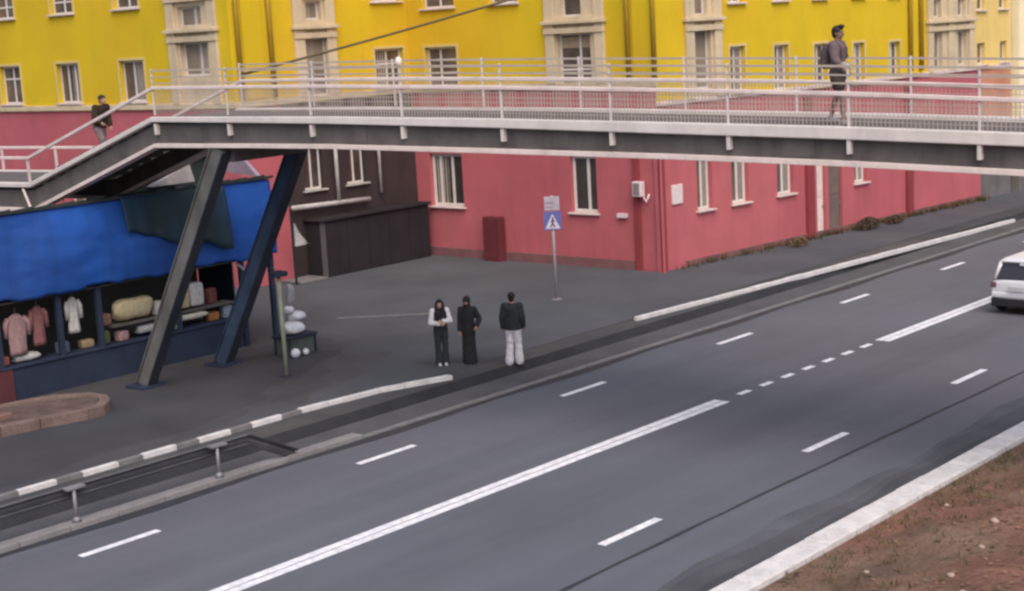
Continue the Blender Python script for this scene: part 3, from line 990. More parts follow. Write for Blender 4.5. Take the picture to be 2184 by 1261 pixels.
# deck panels and steps
s = -17.2
while s < BS1 - .1:
    e = min(s + 1.25, BS1)
    mb = MB()
    for q in (s + .008, e - .008):
        z = zat(BELTZ, q) + 0.02
        mb.v += [tuple(BP(q, 0.125, z - .08)), tuple(BP(q, BW - .125, z - .08)), tuple(BP(q, BW - .125, z)), tuple(BP(q, 0.125, z))]
    mb.f = [(0, 1, 2, 3), (7, 6, 5, 4)] + [(k, (k + 1) % 4, (k + 1) % 4 + 4, k + 4) for k in range(4)]
    mb.build('deck_panel', DECK, bridge)
    s += 1.25
for k in range(10):
    s0 = -22.04 + 0.48 * k
    z = 5.01 + 0.161 * (k + 1)
    MB().box(s0, s0 + .52, 0.125, BW - .125, z - .17, z, lambda p: BP(p.x, p.y, p.z)).build('step', DECK, bridge, bevel=0.01)
MB().box(-28, -22.05, 0.125, BW - .125, 4.9, 5.02, lambda p: BP(p.x, p.y, p.z)).build('landing', DECK, bridge)
for s in (-14.7, -9.65, -4.58, 0.17, 4.7, 9.3):
    z = zat(CHORDZ, s)
    MB().box(s - .06, s + .06, 0.17, BW - .17, z + .1, z + .35, lambda p: BP(p.x, p.y, p.z)).build('cross_beam', GIRDER, bridge)


def beam(a, b, w, d, side_dir):
    a, b = Vector(a), Vector(b)
    ax = (b - a).normalized()
    x = (Vector(side_dir) - ax * ax.dot(Vector(side_dir))).normalized()
    y = ax.cross(x)
    mb = MB()
    for p, k in ((a, 1.0), (b, 1.0)):
        for sx, sy in ((-1, -1), (1, -1), (1, 1), (-1, 1)):
            mb.v.append(tuple(p + x * sx * w / 2 * k + y * sy * d / 2 * k))
    mb.f = [(3, 2, 1, 0), (4, 5, 6, 7)] + [(k, (k + 1) % 4, (k + 1) % 4 + 4, k + 4) for k in range(4)]
    return mb


# slanted legs of the far support
for t, mt, nm in ((0.13, LEGMETAL, 'grey slanted leg of the bridge'), (BW - .13, LEGBLUE, 'dark blue slanted leg of the bridge')):
    top, foot = BP(-15.15, t, 5.93), BP(-18.55, t, 0.05)
    lg = beam(foot, top, 0.36, 0.22, BD).build('leg', mt, bridge, bevel=0.02)
    lg['label'] = nm
    ax = (top - foot).normalized()
    # flange plates give the I-section edge
    off = (BD - ax * ax.dot(BD)).normalized() * 0.195
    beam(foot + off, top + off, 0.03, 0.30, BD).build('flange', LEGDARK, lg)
    beam(foot - off, top - off, 0.03, 0.30, BD).build('flange', mt, lg)
    MB().box(-18.9, -18.2, t - .35, t + .35, -0.05, 0.09, lambda p: BP(p.x, p.y, p.z)).build('footing', NAVY, lg, bevel=0.02)
for t in (0.13, BW - .13):
    beam(BP(10.0, t, 0.5), BP(7.5, t, 5.3), 0.42, 0.5, BD).build('leg', LEGMETAL, bridge, bevel=0.02)
MB().box(-15.4, -14.9, 0.27, BW - .27, 5.6, 5.93, lambda p: BP(p.x, p.y, p.z)).build('cross_beam', GIRDER, bridge)
beam(BP(-27.0, .4, 0), BP(-27.0, .4, 4.4), .3, .3, BD).build('leg', LEGMETAL, bridge)
beam(BP(-27.0, BW - .4, 0), BP(-27.0, BW - .4, 4.4), .3, .3, BD).build('leg', LEGMETAL, bridge)
# small white lamp globe on the handrail and one under the stair
lampo = MB().ball(BP(-9.65, .02, 7.72), .075, .075, .10, 12, 8).build('lamp_globe', mat('lamp_globe', (0.80, 0.70, 0.60), 0.3, 0.05), bridge, smooth=True)
MB().ball(BP(-21.0, .15, 4.42), .07, seg=10, rings=8).build('lamp_globe', mat('lamp_globe_small', (0.75, 0.75, 0.78), 0.3, 0.05), bridge, smooth=True)
MB().tube([BP(-21.0, .15, 4.45), BP(-21.0, .15, 4.75)], .02, 6).build('lamp_rod', GALV, bridge)

# overhead cable to the market roof
for dz, dx in ((0, 0),):
    a, b = BP(-17.15, BW + .02, 7.5), Vector((-20.7, 41.5, 12.3))
    pts = []
    for k in range(25):
        t = k / 24
        p = a.lerp(b, t)
        p.z -= 0.25 * 4 * t * (1 - t)
        pts.append(p)
    c1 = MB().tube(pts, 0.035, 6)
    tag(c1.build('overhead_cable', CABLE, smooth=True), 'dark overhead cable rising across the yellow wall', 'cable')

# ------------------------------------------------------------------ market pavilion
kx = -33.4
mk = empty('market_pavilion', (-35, 21, 0), 'blue clad market pavilion under the footbridge stair', 'market stall')
KY0, KY1 = 10.0, 27.35
fac = empty('fascia', (kx, KY1, 2.4))
fac.parent = mk
fac.matrix_parent_inverse = world_of(mk).inverted()
cv = MB()
NT, NR = 150, 26
for i in range(NT + 1):
    y = KY0 + (KY1 - KY0) * i / NT
    low = 2.47 + .035 * math.sin(y * 2.1) + .03 * math.sin(y * 4.7 + 1) + .015 * math.sin(y * 11)
    topz = 4.55 + .03 * math.sin(y * 1.3)
    for j in range(NR + 1):
        u = j / NR
        z = topz + (low - topz) * u
        sag = .18 * math.sin(math.pi * u) * (.55 + .3 * math.sin(y * .9 + .5) + .25 * math.sin(y * 2.17 + 1))
        wr = .024 * mnoise.noise(Vector((y * .8, u * 5.5, 1.3))) + .014 * mnoise.noise(Vector((y * 2.6, u * 14, 7.7)))
        cv.v.append((kx + .03 + sag + wr + .10 * u, y, z))
for i in range(NT):
    for j in range(NR):
        q = i * (NR + 1) + j
        cv.f.append((q, q + NR + 1, q + NR + 2, q + 1))
cvo = cv.build('cover', BLUE, fac, smooth=True)
so = cvo.modifiers.new('thick', 'SOLIDIFY')
so.thickness = .01
so.offset = -1
for ys_ in (13.2, 16.1, 19.0, 21.9, 24.9):
    rb = MB()
    for j in range(NR):
        i = round((ys_ - KY0) / (KY1 - KY0) * NT)
        p0, p1 = Vector(cv.v[i * (NR + 1) + j]), Vector(cv.v[i * (NR + 1) + j + 1])
        rb.quad((p0.x + .008, p0.y - .03, p0.z), (p0.x + .008, p0.y + .03, p0.z), (p1.x + .008, p1.y + .03, p1.z), (p1.x + .008, p1.y - .03, p1.z))
    rb.build('seam', BLUESEAM, fac)
for k in range(4):
    z0 = 2.45 + k * 0.4
    box(kx - 3.5, kx - .03, KY1 - .04, KY1 + .01, z0, z0 + .39, 'side_board', BLUE, fac)
# mono-pitch dark roof rising to the back
rf = MB()
rf.add([(kx + .12, KY0, 4.56), (kx + .12, KY1 + .1, 4.56), (kx - 4.2, KY1 + .1, 3.9), (kx - 4.2, KY0, 3.9),
        (kx + .12, KY0, 4.63), (kx + .12, KY1 + .1, 4.63), (kx - 4.2, KY1 + .1, 3.97), (kx - 4.2, KY0, 3.97)],
       [(0, 1, 2, 3), (7, 6, 5, 4), (0, 4, 5, 1), (1, 5, 6, 2), (2, 6, 7, 3), (3, 7, 4, 0)])
roof_o = rf.build('roof', ROOFDARK, mk)
yy = KY0 + .3
while yy < KY1:
    MB().add([(kx + .12, yy, 4.632), (kx + .12, yy + .06, 4.632), (kx - 4.2, yy + .06, 3.972), (kx - 4.2, yy, 3.972),
              (kx + .12, yy + .03, 4.68), (kx - 4.2, yy + .03, 4.02)], [(0, 4, 5, 3), (4, 1, 2, 5), (0, 1, 4), (3, 5, 2)]).build('roof_rib', ROOFDARK, roof_o)
    yy += 0.6
box(-38.4, -35.4, 24.75, 27.3, 3.7, 5.25, 'shade_block', ROOFDARK, mk, bevel=0.02)  # added dark block, standing in for the shade under the stair
box(-38.6, -35.2, 24.7, 27.4, 5.25, 5.36, 'shade_block_top', ROOFDARK, mk, bevel=0.02)  # top slab of the added shade block
# pale gable vent on the roof
gv = MB()
gv.add([(-34.5, 24.3, 4.62), (-34.5, 25.7, 4.62), (-34.5, 25.55, 5.15), (-35.3, 24.5, 4.6), (-35.3, 25.7, 4.6), (-35.3, 25.55, 5.2)],
       [(0, 1, 2), (5, 4, 3), (0, 2, 5, 3), (1, 4, 5, 2), (0, 3, 4, 1)])
gv.build('roof_vent', GREYSTRIP, mk)
# ceiling, back wall, floor plinth, end wall, posts
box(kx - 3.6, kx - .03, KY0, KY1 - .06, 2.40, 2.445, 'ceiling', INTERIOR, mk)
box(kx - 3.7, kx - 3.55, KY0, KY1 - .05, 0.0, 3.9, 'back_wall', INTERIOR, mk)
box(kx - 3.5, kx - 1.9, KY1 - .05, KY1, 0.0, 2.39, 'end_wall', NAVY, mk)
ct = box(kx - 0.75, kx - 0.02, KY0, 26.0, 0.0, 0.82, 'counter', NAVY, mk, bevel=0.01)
box(kx - 0.8, kx + .03, KY0, 26.05, 0.82, 0.87, 'counter_top', NAVY, ct, bevel=0.01)
for y in (18.75, 20.45, 21.6, 24.0, 26.2, 27.25):
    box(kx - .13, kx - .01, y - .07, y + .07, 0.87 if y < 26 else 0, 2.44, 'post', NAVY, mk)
MAROON = mat('maroon_panel', (0.085, 0.025, 0.03), 0.8, 0.2, 1.0)
box(kx - .015, kx + .02, 15.5, 19.0, 0.0, 0.81, 'panel', MAROON, mk)
# dark sheet added over the fascia, standing in for the stair's shadow
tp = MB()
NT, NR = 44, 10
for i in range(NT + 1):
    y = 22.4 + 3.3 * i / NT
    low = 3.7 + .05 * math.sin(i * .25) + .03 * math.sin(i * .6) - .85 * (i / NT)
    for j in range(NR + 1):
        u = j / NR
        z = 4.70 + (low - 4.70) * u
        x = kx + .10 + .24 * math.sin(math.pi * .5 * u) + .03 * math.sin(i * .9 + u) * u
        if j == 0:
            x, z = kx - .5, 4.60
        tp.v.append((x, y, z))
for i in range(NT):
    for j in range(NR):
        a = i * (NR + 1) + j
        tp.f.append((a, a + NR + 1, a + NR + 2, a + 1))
tpo = tp.build('shade_sheet', mat('painted_shade_sheet', (0.017, 0.042, 0.078), .7, .3, 1.2, .2, 20, tint=(0.024, 0.042, 0.046)), smooth=True)
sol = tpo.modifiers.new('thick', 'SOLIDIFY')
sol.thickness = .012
tag(tpo, 'dark sheet added as shade over the blue cover beside the grey leg', 'shade_sheet')
# gable piece with pale trim at the right end of the roof
gb = MB()
gb.add([(kx - .3, KY1 + .02, 4.6), (kx - 2.2, KY1 + .02, 4.75), (kx - 1.25, KY1 + .02, 5.35), (kx - .3, KY1 - .1, 4.6), (kx - 2.2, KY1 - .1, 4.75), (kx - 1.25, KY1 - .1, 5.35)],
       [(0, 1, 2), (5, 4, 3), (0, 2, 5, 3), (1, 4, 5, 2), (0, 3, 4, 1)])
gbo = gb.build('gable', mat('pale_gable', (0.30, 0.24, 0.30), 0.7, 0.2, 2.0), mk)
box(kx - 1.5, kx - .95, KY1 + .021, KY1 + .05, 4.72, 4.98, 'vent', NAVY, gbo)


# goods for sale, each a thing of its own
def cushion(cx, cy, cz, sx, sy, sz, name, material, label, cat, group=None, p=0.45, rot=0.0):
    mb = MB()
    n, mrings = 20, 12
    ca, sa = math.cos(rot), math.sin(rot)

    def se(v):
        return math.copysign(abs(v) ** p, v)
    vs = []
    for i in range(mrings + 1):
        a = -math.pi / 2 + math.pi * i / mrings
        for k in range(n):
            t = 2 * math.pi * k / n
            x, y, z = se(math.cos(a)) * se(math.cos(t)) * sx / 2, se(math.cos(a)) * se(math.sin(t)) * sy / 2, se(math.sin(a)) * sz / 2
            f = 1 + (0.02 if p < .4 else 0.07) * math.sin(5 * x / sx + 7 * z / sz + cx * 3) + (0.0 if p < .4 else 0.05) * math.sin(11 * y / sy + 6 * z / sz + cy * 5)
            vs.append((cx + (ca * x - sa * y) * f, cy + (sa * x + ca * y) * f, cz + z * f))
    fs = []
    for i in range(mrings):
        for k in range(n):
            a, b = i * n + k, i * n + (k + 1) % n
            fs.append((a, b, b + n, a + n))
    mb.add(vs, fs)
    o = mb.build(name, material, smooth=True)
    return tag(o, label, cat, group)


def garment(y, z0, z1, w, name, material, label, x=kx - .22):
    """clothing hanging from a rail: shoulders, sleeves and folded body"""
    mb = MB()
    n = 24
    rows = 9
    for i in range(rows + 1):
        t = i / rows
        z = z1 - (z1 - z0) * t
        ww = w * (0.30 + 0.55 * min(1, t * 7)) * (1 + .10 * math.sin(t * 5 + y)) 
        dd = 0.05 + .05 * t
        z += .05 * math.sin(y * 9) * t * t
        for k in range(n):
            a = 2 * math.pi * k / n
            fold = 1 + 0.18 * t * math.sin(a * 5 + y)
            mb.v.append((x + math.sin(a) * dd * fold, y + math.cos(a) * ww / 2, z))
    for i in range(rows):
        for k in range(n):
            a, b = i * n + k, i * n + (k + 1) % n
            mb.f.append((a, b, b + n, a + n))
    mb.f.append(tuple(range(n)))
    mb.f.append(tuple(rows * n + k for k in range(n))[::-1])
    o = mb.build(name, material, smooth=True)
    for q in (-1, 1):
        MB().tube([(x, y + q * w * .34, z1 - .10), (x + .03, y + q * w * .50, z1 - .22), (x + .04, y + q * w * .53, z1 - .55)], [.07, .065, .055], 8).build('sleeve', material, o, smooth=True)
    MB().tube([(x, y, z1), (x, y, z1 + .08), (x + .03, y, z1 + .13), (x, y, z1 + .16)], .008, 6).build('hook', GALV, o)
    return tag(o, label, 'garment', 'goods on display in the market pavilion')


PINKC = clothm('pink', (0.30, 0.19, 0.185))
DUSK = clothm('dusky_red', (0.20, 0.085, 0.085))
WHITEC = clothm('white', (0.42, 0.41, 0.39))
BEIGE = clothm('beige', (0.36, 0.31, 0.19))
GREYC = clothm('grey', (0.30, 0.30, 0.31))
garment(19.35, 1.15, 2.1, .6, 'garment', PINKC, 'dusky pink garment hanging at the left of the stall')
garment(19.95, 1.25, 2.2, .42, 'garment', DUSK, 'dark red garment hanging beside the dusky pink one')
garment(20.95, 1.35, 2.25, .38, 'garment', WHITEC, 'white garment hanging alone between the stall posts')
cushion(kx - .35, 19.6, .98, .3, .7, .18, 'folded_cloth', WHITEC, 'white folded cloth on the counter under pink garments', 'cloth', 'goods on display in the market pavilion')
cushion(kx - .3, 22.75, 1.65, .35, 1.15, .52, 'sack', BEIGE, 'large beige sack lying on the stall counter shelf', 'sack', 'goods on display in the market pavilion')
box(kx - .6, kx - .1, 22.0, 25.9, 1.28, 1.33, 'shelf', INTERIOR, mk)
cushion(kx - .3, 23.1, 1.06, .3, .55, .22, 'folded_cloth', GREYC, 'pale grey folded cloth under the beige sack', 'cloth', 'goods on display in the market pavilion')
cushion(kx - .3, 24.75, 1.7, .3, .42, .62, 'carton', WHITEC, 'upright white carton on the stall shelf', 'box', 'goods on display in the market pavilion', 0.2)
cushion(kx - .3, 24.3, 1.6, .3, .36, .42, 'carton', BEIGE, 'cream carton beside the upright white one', 'box', 'goods on display in the market pavilion', 0.2)
cushion(kx - .25, 24.55, 1.14, .28, .95, .18, 'folded_cloth', clothm('cream', (0.45, 0.42, 0.35)), 'long cream folded cloth below the cartons', 'cloth', 'goods on display in the market pavilion')
cushion(kx - .2, 23.75, .98, .25, .42, .18, 'tray', clothm('mint', (0.28, 0.33, 0.28)), 'pale green tray standing on the dark counter', 'tray', 'goods on display in the market pavilion', .3)
for i, (y, sy, sz, cn, cc) in enumerate(((18.95, .3, .22, 'rust red', (0.22, 0.07, 0.05)), (20.6, .28, .3, 'slate blue', (0.08, 0.10, 0.15)), (21.35, .36, .2, 'tan', (0.25, 0.18, 0.11)),
                                     (21.85, .25, .34, 'dark olive', (0.07, 0.08, 0.04)), (22.35, .3, .26, 'faded pink', (0.30, 0.18, 0.18)), (23.45, .26, .3, 'grey green', (0.14, 0.17, 0.14)),
                                     (25.3, .34, .24, 'dull orange', (0.30, 0.13, 0.05)), (25.75, .28, .36, 'pale blue', (0.20, 0.25, 0.32)))):
    cushion(kx - .35 + .06 * math.sin(i * 2.1), y, .875 + sz / 2, .26, sy, sz, 'carton', clothm('goods%d' % i, cc), 'small %s carton standing on the dark stall counter' % cn, 'box', 'small cartons on the stall counter', .25, .2 * math.sin(i * 1.7))
for i, (y, sy, sz, cn, cc) in enumerate(((22.2, .3, .3, 'brown', (0.16, 0.10, 0.07)), (23.6, .3, .36, 'white', (0.45, 0.44, 0.42)), (25.35, .3, .42, 'maroon', (0.15, 0.05, 0.05)))):
    cushion(kx - .4, y if i else 21.95, 1.335 + sz / 2, .24, sy, sz, 'carton', clothm('shelf%d' % i, cc), 'small %s carton on the raised stall shelf' % cn, 'box', 'cartons on the stall shelf', .25, .15 * i)
# pale bent hoop of a cover frame at the stall's end
hp = MB().tube([(kx - .05, 26.05, .9), (kx + .02, 26.3, 1.25), (kx + .02, 26.42, 1.7), (kx, 26.3, 2.1), (kx - .03, 26.05, 2.36)], .045, 8)
tag(hp.build('cover_hoop', GREYC, smooth=True), 'pale bent hoop at the end of the stall', 'hoop')
# little stand with white bags to the right of the blue leg
stx, sty = -31.35, 26.15
tb = empty('goods_table', (stx, sty, 0), 'small dark table stacked with white bags beside the blue bridge leg', 'table')
box(stx - .35, stx + .35, sty - .5, sty + .5, .5, .56, 'table_top', NAVY, tb, bevel=.01)
for sx in (-1, 1):
    for sy in (-1, 1):
        box(stx + sx * .3 - .025, stx + sx * .3 + .025, sty + sy * .44 - .025, sty + sy * .44 + .025, .016, .5, 'leg', NAVY, tb)
box(stx - .27, stx + .27, sty - .41, sty + .41, .03, .495, 'skirt', mat('grey_green_cloth', (0.075, 0.085, 0.078), .9, .2, 4.0), tb)
WP = mat('white_plastic', (0.60, 0.61, 0.64), 0.35, 0.15, 8.0, 0.4, 20)
for i, (dx, dy, z, sx, sy, sz, lb) in enumerate((
        (0.05, -.08, .74, .45, .62, .36, 'wide white bag at the bottom of the table stack'),
        (0.0, .12, 1.03, .4, .5, .24, 'white bag lying on top of the wide one'),
        (0.02, -.15, 1.23, .25, .3, .2, 'small tilted white bag on top of the stack'),
        (-.1, .05, 1.62, .22, .22, .52, 'tall narrow pale bag at the back of the table'))):
    cushion(stx + dx, sty + dy, z, sx, sy, sz, 'bag', WP if i < 3 else GREYC, lb, 'bag', 'white bags on the small table', .7, .3 * i)
for i, (x, y, lb) in enumerate(((-30.9, 25.75, 'larger white ball on the ground before the table'), (-30.95, 26.15, 'smaller white ball beside the larger one'))):
    r = .13 - .04 * i
    o = MB().ball((x, y, .016 + r), r, seg=16, rings=10).build('ball', WP, smooth=True)
    tag(o, lb, 'ball', 'white balls by the table')
# pale green pole
pg = empty('pale_pole', (-29.36, 24.13, 0), 'slim pale green metal pole standing before the white bags', 'pole')
MB().tube([(-29.36, 24.13, 0.01), (-29.37, 24.13, 2.55)], .055, 10).build('shaft', PALEGREEN, pg, smooth=True)
box(-29.48, -29.24, 24.01, 24.25, .01, .05, 'foot', NAVY, pg, bevel=.01)
box(-29.55, -29.2, 23.95, 24.3, 2.55, 2.68, 'cap_box', NAVY, pg, bevel=.02)
# white cloth scrap on the shed corner
sc_ = MB()
for k in range(7):
    t = k / 6
    sc_.v += [(-40.3 + .04 * math.sin(k), 33.95 + t * .75, 1.35), (-40.3 + .05 * math.cos(k), 33.95 + t * .55, 1.35 + .75 * (1 - t) + .05),
              (-40.34 + .04 * math.sin(k), 33.95 + t * .75, 1.35), (-40.34 + .05 * math.cos(k), 33.95 + t * .55, 1.35 + .75 * (1 - t) + .05)]
for k in range(6):
    a = 4 * k
    sc_.f += [(a, a + 4, a + 5, a + 1), (a + 2, a + 3, a + 7, a + 6), (a + 1, a + 5, a + 7, a + 3), (a, a + 2, a + 6, a + 4)]
sc_.f += [(0, 1, 3, 2), (24, 26, 27, 25)]
tag(sc_.build('cloth_sheet', WHITEC), 'white triangular cloth hanging beside the dark shed', 'cloth')
MB().tube([(-40.32, 33.9, 0.0), (-40.32, 33.9, 2.3)], .04, 8).build('support_pole', SHEDDARK, bpy.data.objects['cloth_sheet'])

# raised bed with a brown stone border, rounded at its right end
bed = empty('flower_bed', (-31.5, 17.5, 0), 'low raised bed with brown stone border at the left edge', 'flower bed')
out = [(-30.75, 12.0), (-30.6, 16.0), (-30.35, 17.8), (-30.1, 18.9), (-30.15, 19.35), (-30.5, 19.75), (-31.0, 20.0), (-31.6, 19.95), (-32.2, 19.4), (-32.5, 18.4), (-32.7, 16.0), (-32.8, 12.0)]


def inset(pl, d):
    c = Vector((-31.6, 16.0))
    res = []
    n = len(pl)
    for i in range(n):
        a, b, e = Vector(pl[i - 1]), Vector(pl[i]), Vector(pl[(i + 1) % n])
        t = (e - a).normalized()
        nr = Vector((-t.y, t.x))
        if nr.dot(c - b) < 0:
            nr = -nr
        res.append(tuple(b + nr * d))
    return res


segs = []
for a, b in zip(out, out[1:]):
    L_ = (Vector(b) - Vector(a)).length
    n = max(1, round(L_ / 1.0))
    for k in range(n):
        segs.append((Vector(a).lerp(Vector(b), k / n), Vector(a).lerp(Vector(b), (k + 1) / n)))
cen = Vector((-31.5, 16.5))
for a, b in segs:
    t = (b - a).normalized()
    nr = Vector((-t.y, t.x))
    mid = (a + b) / 2
    tgt = Vector((-31.55, min(mid.y, 18.5)))
    if nr.dot(tgt - mid) < 0:
        nr = -nr
    a2, b2 = a + t * .008, b - t * .008
    h = .26 + random.uniform(-.01, .01)
    mb = MB().add([(a2.x, a2.y, 0), (b2.x, b2.y, 0), (b2.x + nr.x * .24, b2.y + nr.y * .24, 0), (a2.x + nr.x * .24, a2.y + nr.y * .24, 0),
                   (a2.x, a2.y, h), (b2.x, b2.y, h), (b2.x + nr.x * .24, b2.y + nr.y * .24, h), (a2.x + nr.x * .24, a2.y + nr.y * .24, h)],
                  [(0, 1, 2, 3), (4, 5, 6, 7), (0, 1, 5, 4), (1, 2, 6, 5), (2, 3, 7, 6), (3, 0, 4, 7)])
    mb.build('border_stone', BROWNSTONE, bed, bevel=.015)
inn = inset(out, .2)
mb = MB()
mb.v = [(x, y, .2) for x, y in inn]
mb.f = [tuple(range(len(inn)))]
mb.build('soil', mat('bed_soil', (0.105, 0.080, 0.072), 0.95, .3, 3.0, .8, 15, tint=(0.125, 0.078, 0.068)), bed)
for k in range(3):
    box(-31.35 - .35 * k, -31.15 - .35 * k, 14.0, 17.6 - .4 * k, .2, .34, 'timber', mat('bed_timber', (0.19, 0.115, 0.095), .9, .2, 3.0), bed, bevel=.02)

# ------------------------------------------------------------------ guard rail on the left
gr = empty('guard_rail', (-23.4, 12, 0), 'low grey metal guard rail along the far edge of the road', 'guard rail')
gx = -23.36
for y in (-1.55, 1.6, 4.75, 7.9, 11.05, 14.2, 17.35):
    mb = MB()
    mb.tube([(gx, y, .1), (gx, y, .2)], [.09, .05], 10)
    p_ = mb.build('post_foot', GALV, gr, smooth=True)
    MB().tube([(gx, y, .1), (gx, y, .72)], .035, 8).build('post', GALV, gr, smooth=True)
    box(gx - .12, gx + .05, y - .16, y + .22, .70, .745, 'post_cap', GALV, gr, bevel=.008)
prof = [(-.02, .74), (-.08, .70), (-.12, .74), (-.16, .70), (-.13, .62), (-.16, .55), (-.12, .50), (-.08, .54)]
mb = MB()
ys = [-5 + .9 * k for k in range(26)] + [18.2, 18.6, 19.3]
for i, y in enumerate(ys):
    drop = 0 if y < 18.4 else -.55 * (y - 18.2) / 1.1
    dx = 0 if y < 18.4 else .12
    for (px, pz) in prof:
        mb.v.append((gx + px - .02 + dx, y, pz + drop))
    for (px, pz) in reversed(prof):
        mb.v.append((gx + px - .03 + dx, y, pz - .006 + drop))
n = 2 * len(prof)
ys_n = len(ys)
for i in range(ys_n - 1):
    for k in range(n):
        a, b = i * n + k, i * n + (k + 1) % n
        mb.f.append((a, b, b + n, a + n))
mb.build('beam', mat('weathered_rail', (0.105, 0.105, 0.112), .55, .2, 2.0, metal=.2, grime=.3), gr)

# ------------------------------------------------------------------ road sign
sg = empty('road_sign', (-30.0, 35.45, 0), 'grey road sign pole with two small blue and white plates', 'road sign')
MB().tube([(-30.0, 35.45, 0.0), (-30.0, 35.45, 3.22)], .045, 10).build('pole', mat('sign_pole', (0.36, 0.33, 0.34), .6, .1, 3.0, metal=.2), sg, smooth=True)
box(-30.12, -29.88, 35.33, 35.57, .0, .05, 'foot', CONCRETE, sg, bevel=.01)
SA = R(-52)
sn = Vector((math.cos(SA), math.sin(SA), 0))
stn = Vector((-sn.y, sn.x, 0))


def SP(p):
    return Vector((-30.0, 35.45, 0)) + stn * p.x + sn * p.y + Vector((0, 0, p.z))


SIGNBLUE = mat('sign_blue', (0.12, 0.12, 0.33), .4, .12, 6.0)
SIGNPALE = mat('sign_pale', (0.40, 0.35, 0.41), .4, .12, 6.0)
SIGNWHITE = mat('sign_white', (0.54, 0.48, 0.57), .4, .1, 6.0)
SIGNBLACK = mat('sign_black', (0.05, 0.045, 0.07), .5, .1, 6.0)
pl = MB().box(-.23, .23, .05, .07, 2.78, 3.2, SP).build('plate', SIGNPALE, sg, bevel=.006)
MB().box(-.2, .06, .071, .076, 2.98, 3.04, SP).build('marking', mat('sign_grey', (0.30, 0.25, 0.28), .5), pl)
MB().box(-.2, .06, .071, .076, 2.86, 2.9, SP).build('marking', MATS['sign_grey'], pl)
pl2 = MB().box(-.27, .27, .05, .07, 2.18, 2.74, SP).build('plate', SIGNBLUE, sg, bevel=.006)
MB().add([SP(Vector(v)) for v in ((-.23, .0712, 2.22), (.23, .0712, 2.22), (0, .0712, 2.68), (-.23, .074, 2.22), (.23, .074, 2.22), (0, .074, 2.68))],
         [(3, 4, 5), (2, 1, 0), (0, 1, 4, 3), (1, 2, 5, 4), (2, 0, 3, 5)]).build('triangle', SIGNWHITE, pl2)
fg = MB()
fg.ball((0, 0, 0), .028, seg=8, rings=6)
fg.v = [tuple(SP(Vector((p[0] + .01, .077 + p[1] * .1, p[2] + 2.55)))) for p in fg.v]
for a, b, w in (((.01, 2.52), (0, 2.38), .022), ((0, 2.38), (-.07, 2.27), .018), ((0, 2.38), (.07, 2.27), .018), ((.01, 2.5), (-.06, 2.42), .013), ((.01, 2.5), (.07, 2.43), .013)):
    A_, B_ = Vector((a[0], 0, a[1])), Vector((b[0], 0, b[1]))
    d = (B_ - A_).normalized()
    nn = Vector((-d.z, 0, d.x)) * w
    q = [A_ + nn, A_ - nn, B_ - nn, B_ + nn]
    fg.add([SP(Vector((v.x, .0745, v.z))) for v in q] + [SP(Vector((v.x, .079, v.z))) for v in q], [(0, 1, 2, 3), (7, 6, 5, 4), (0, 1, 5, 4), (1, 2, 6, 5), (2, 3, 7, 6), (3, 0, 4, 7)])
fg.build('walking_figure', SIGNBLACK, pl2)
for z in (2.3, 2.6, 2.85, 3.1):
    MB().box(-.06, .06, -.05, .049, z - .02, z + .02, SP).build('clamp', GALV, sg)


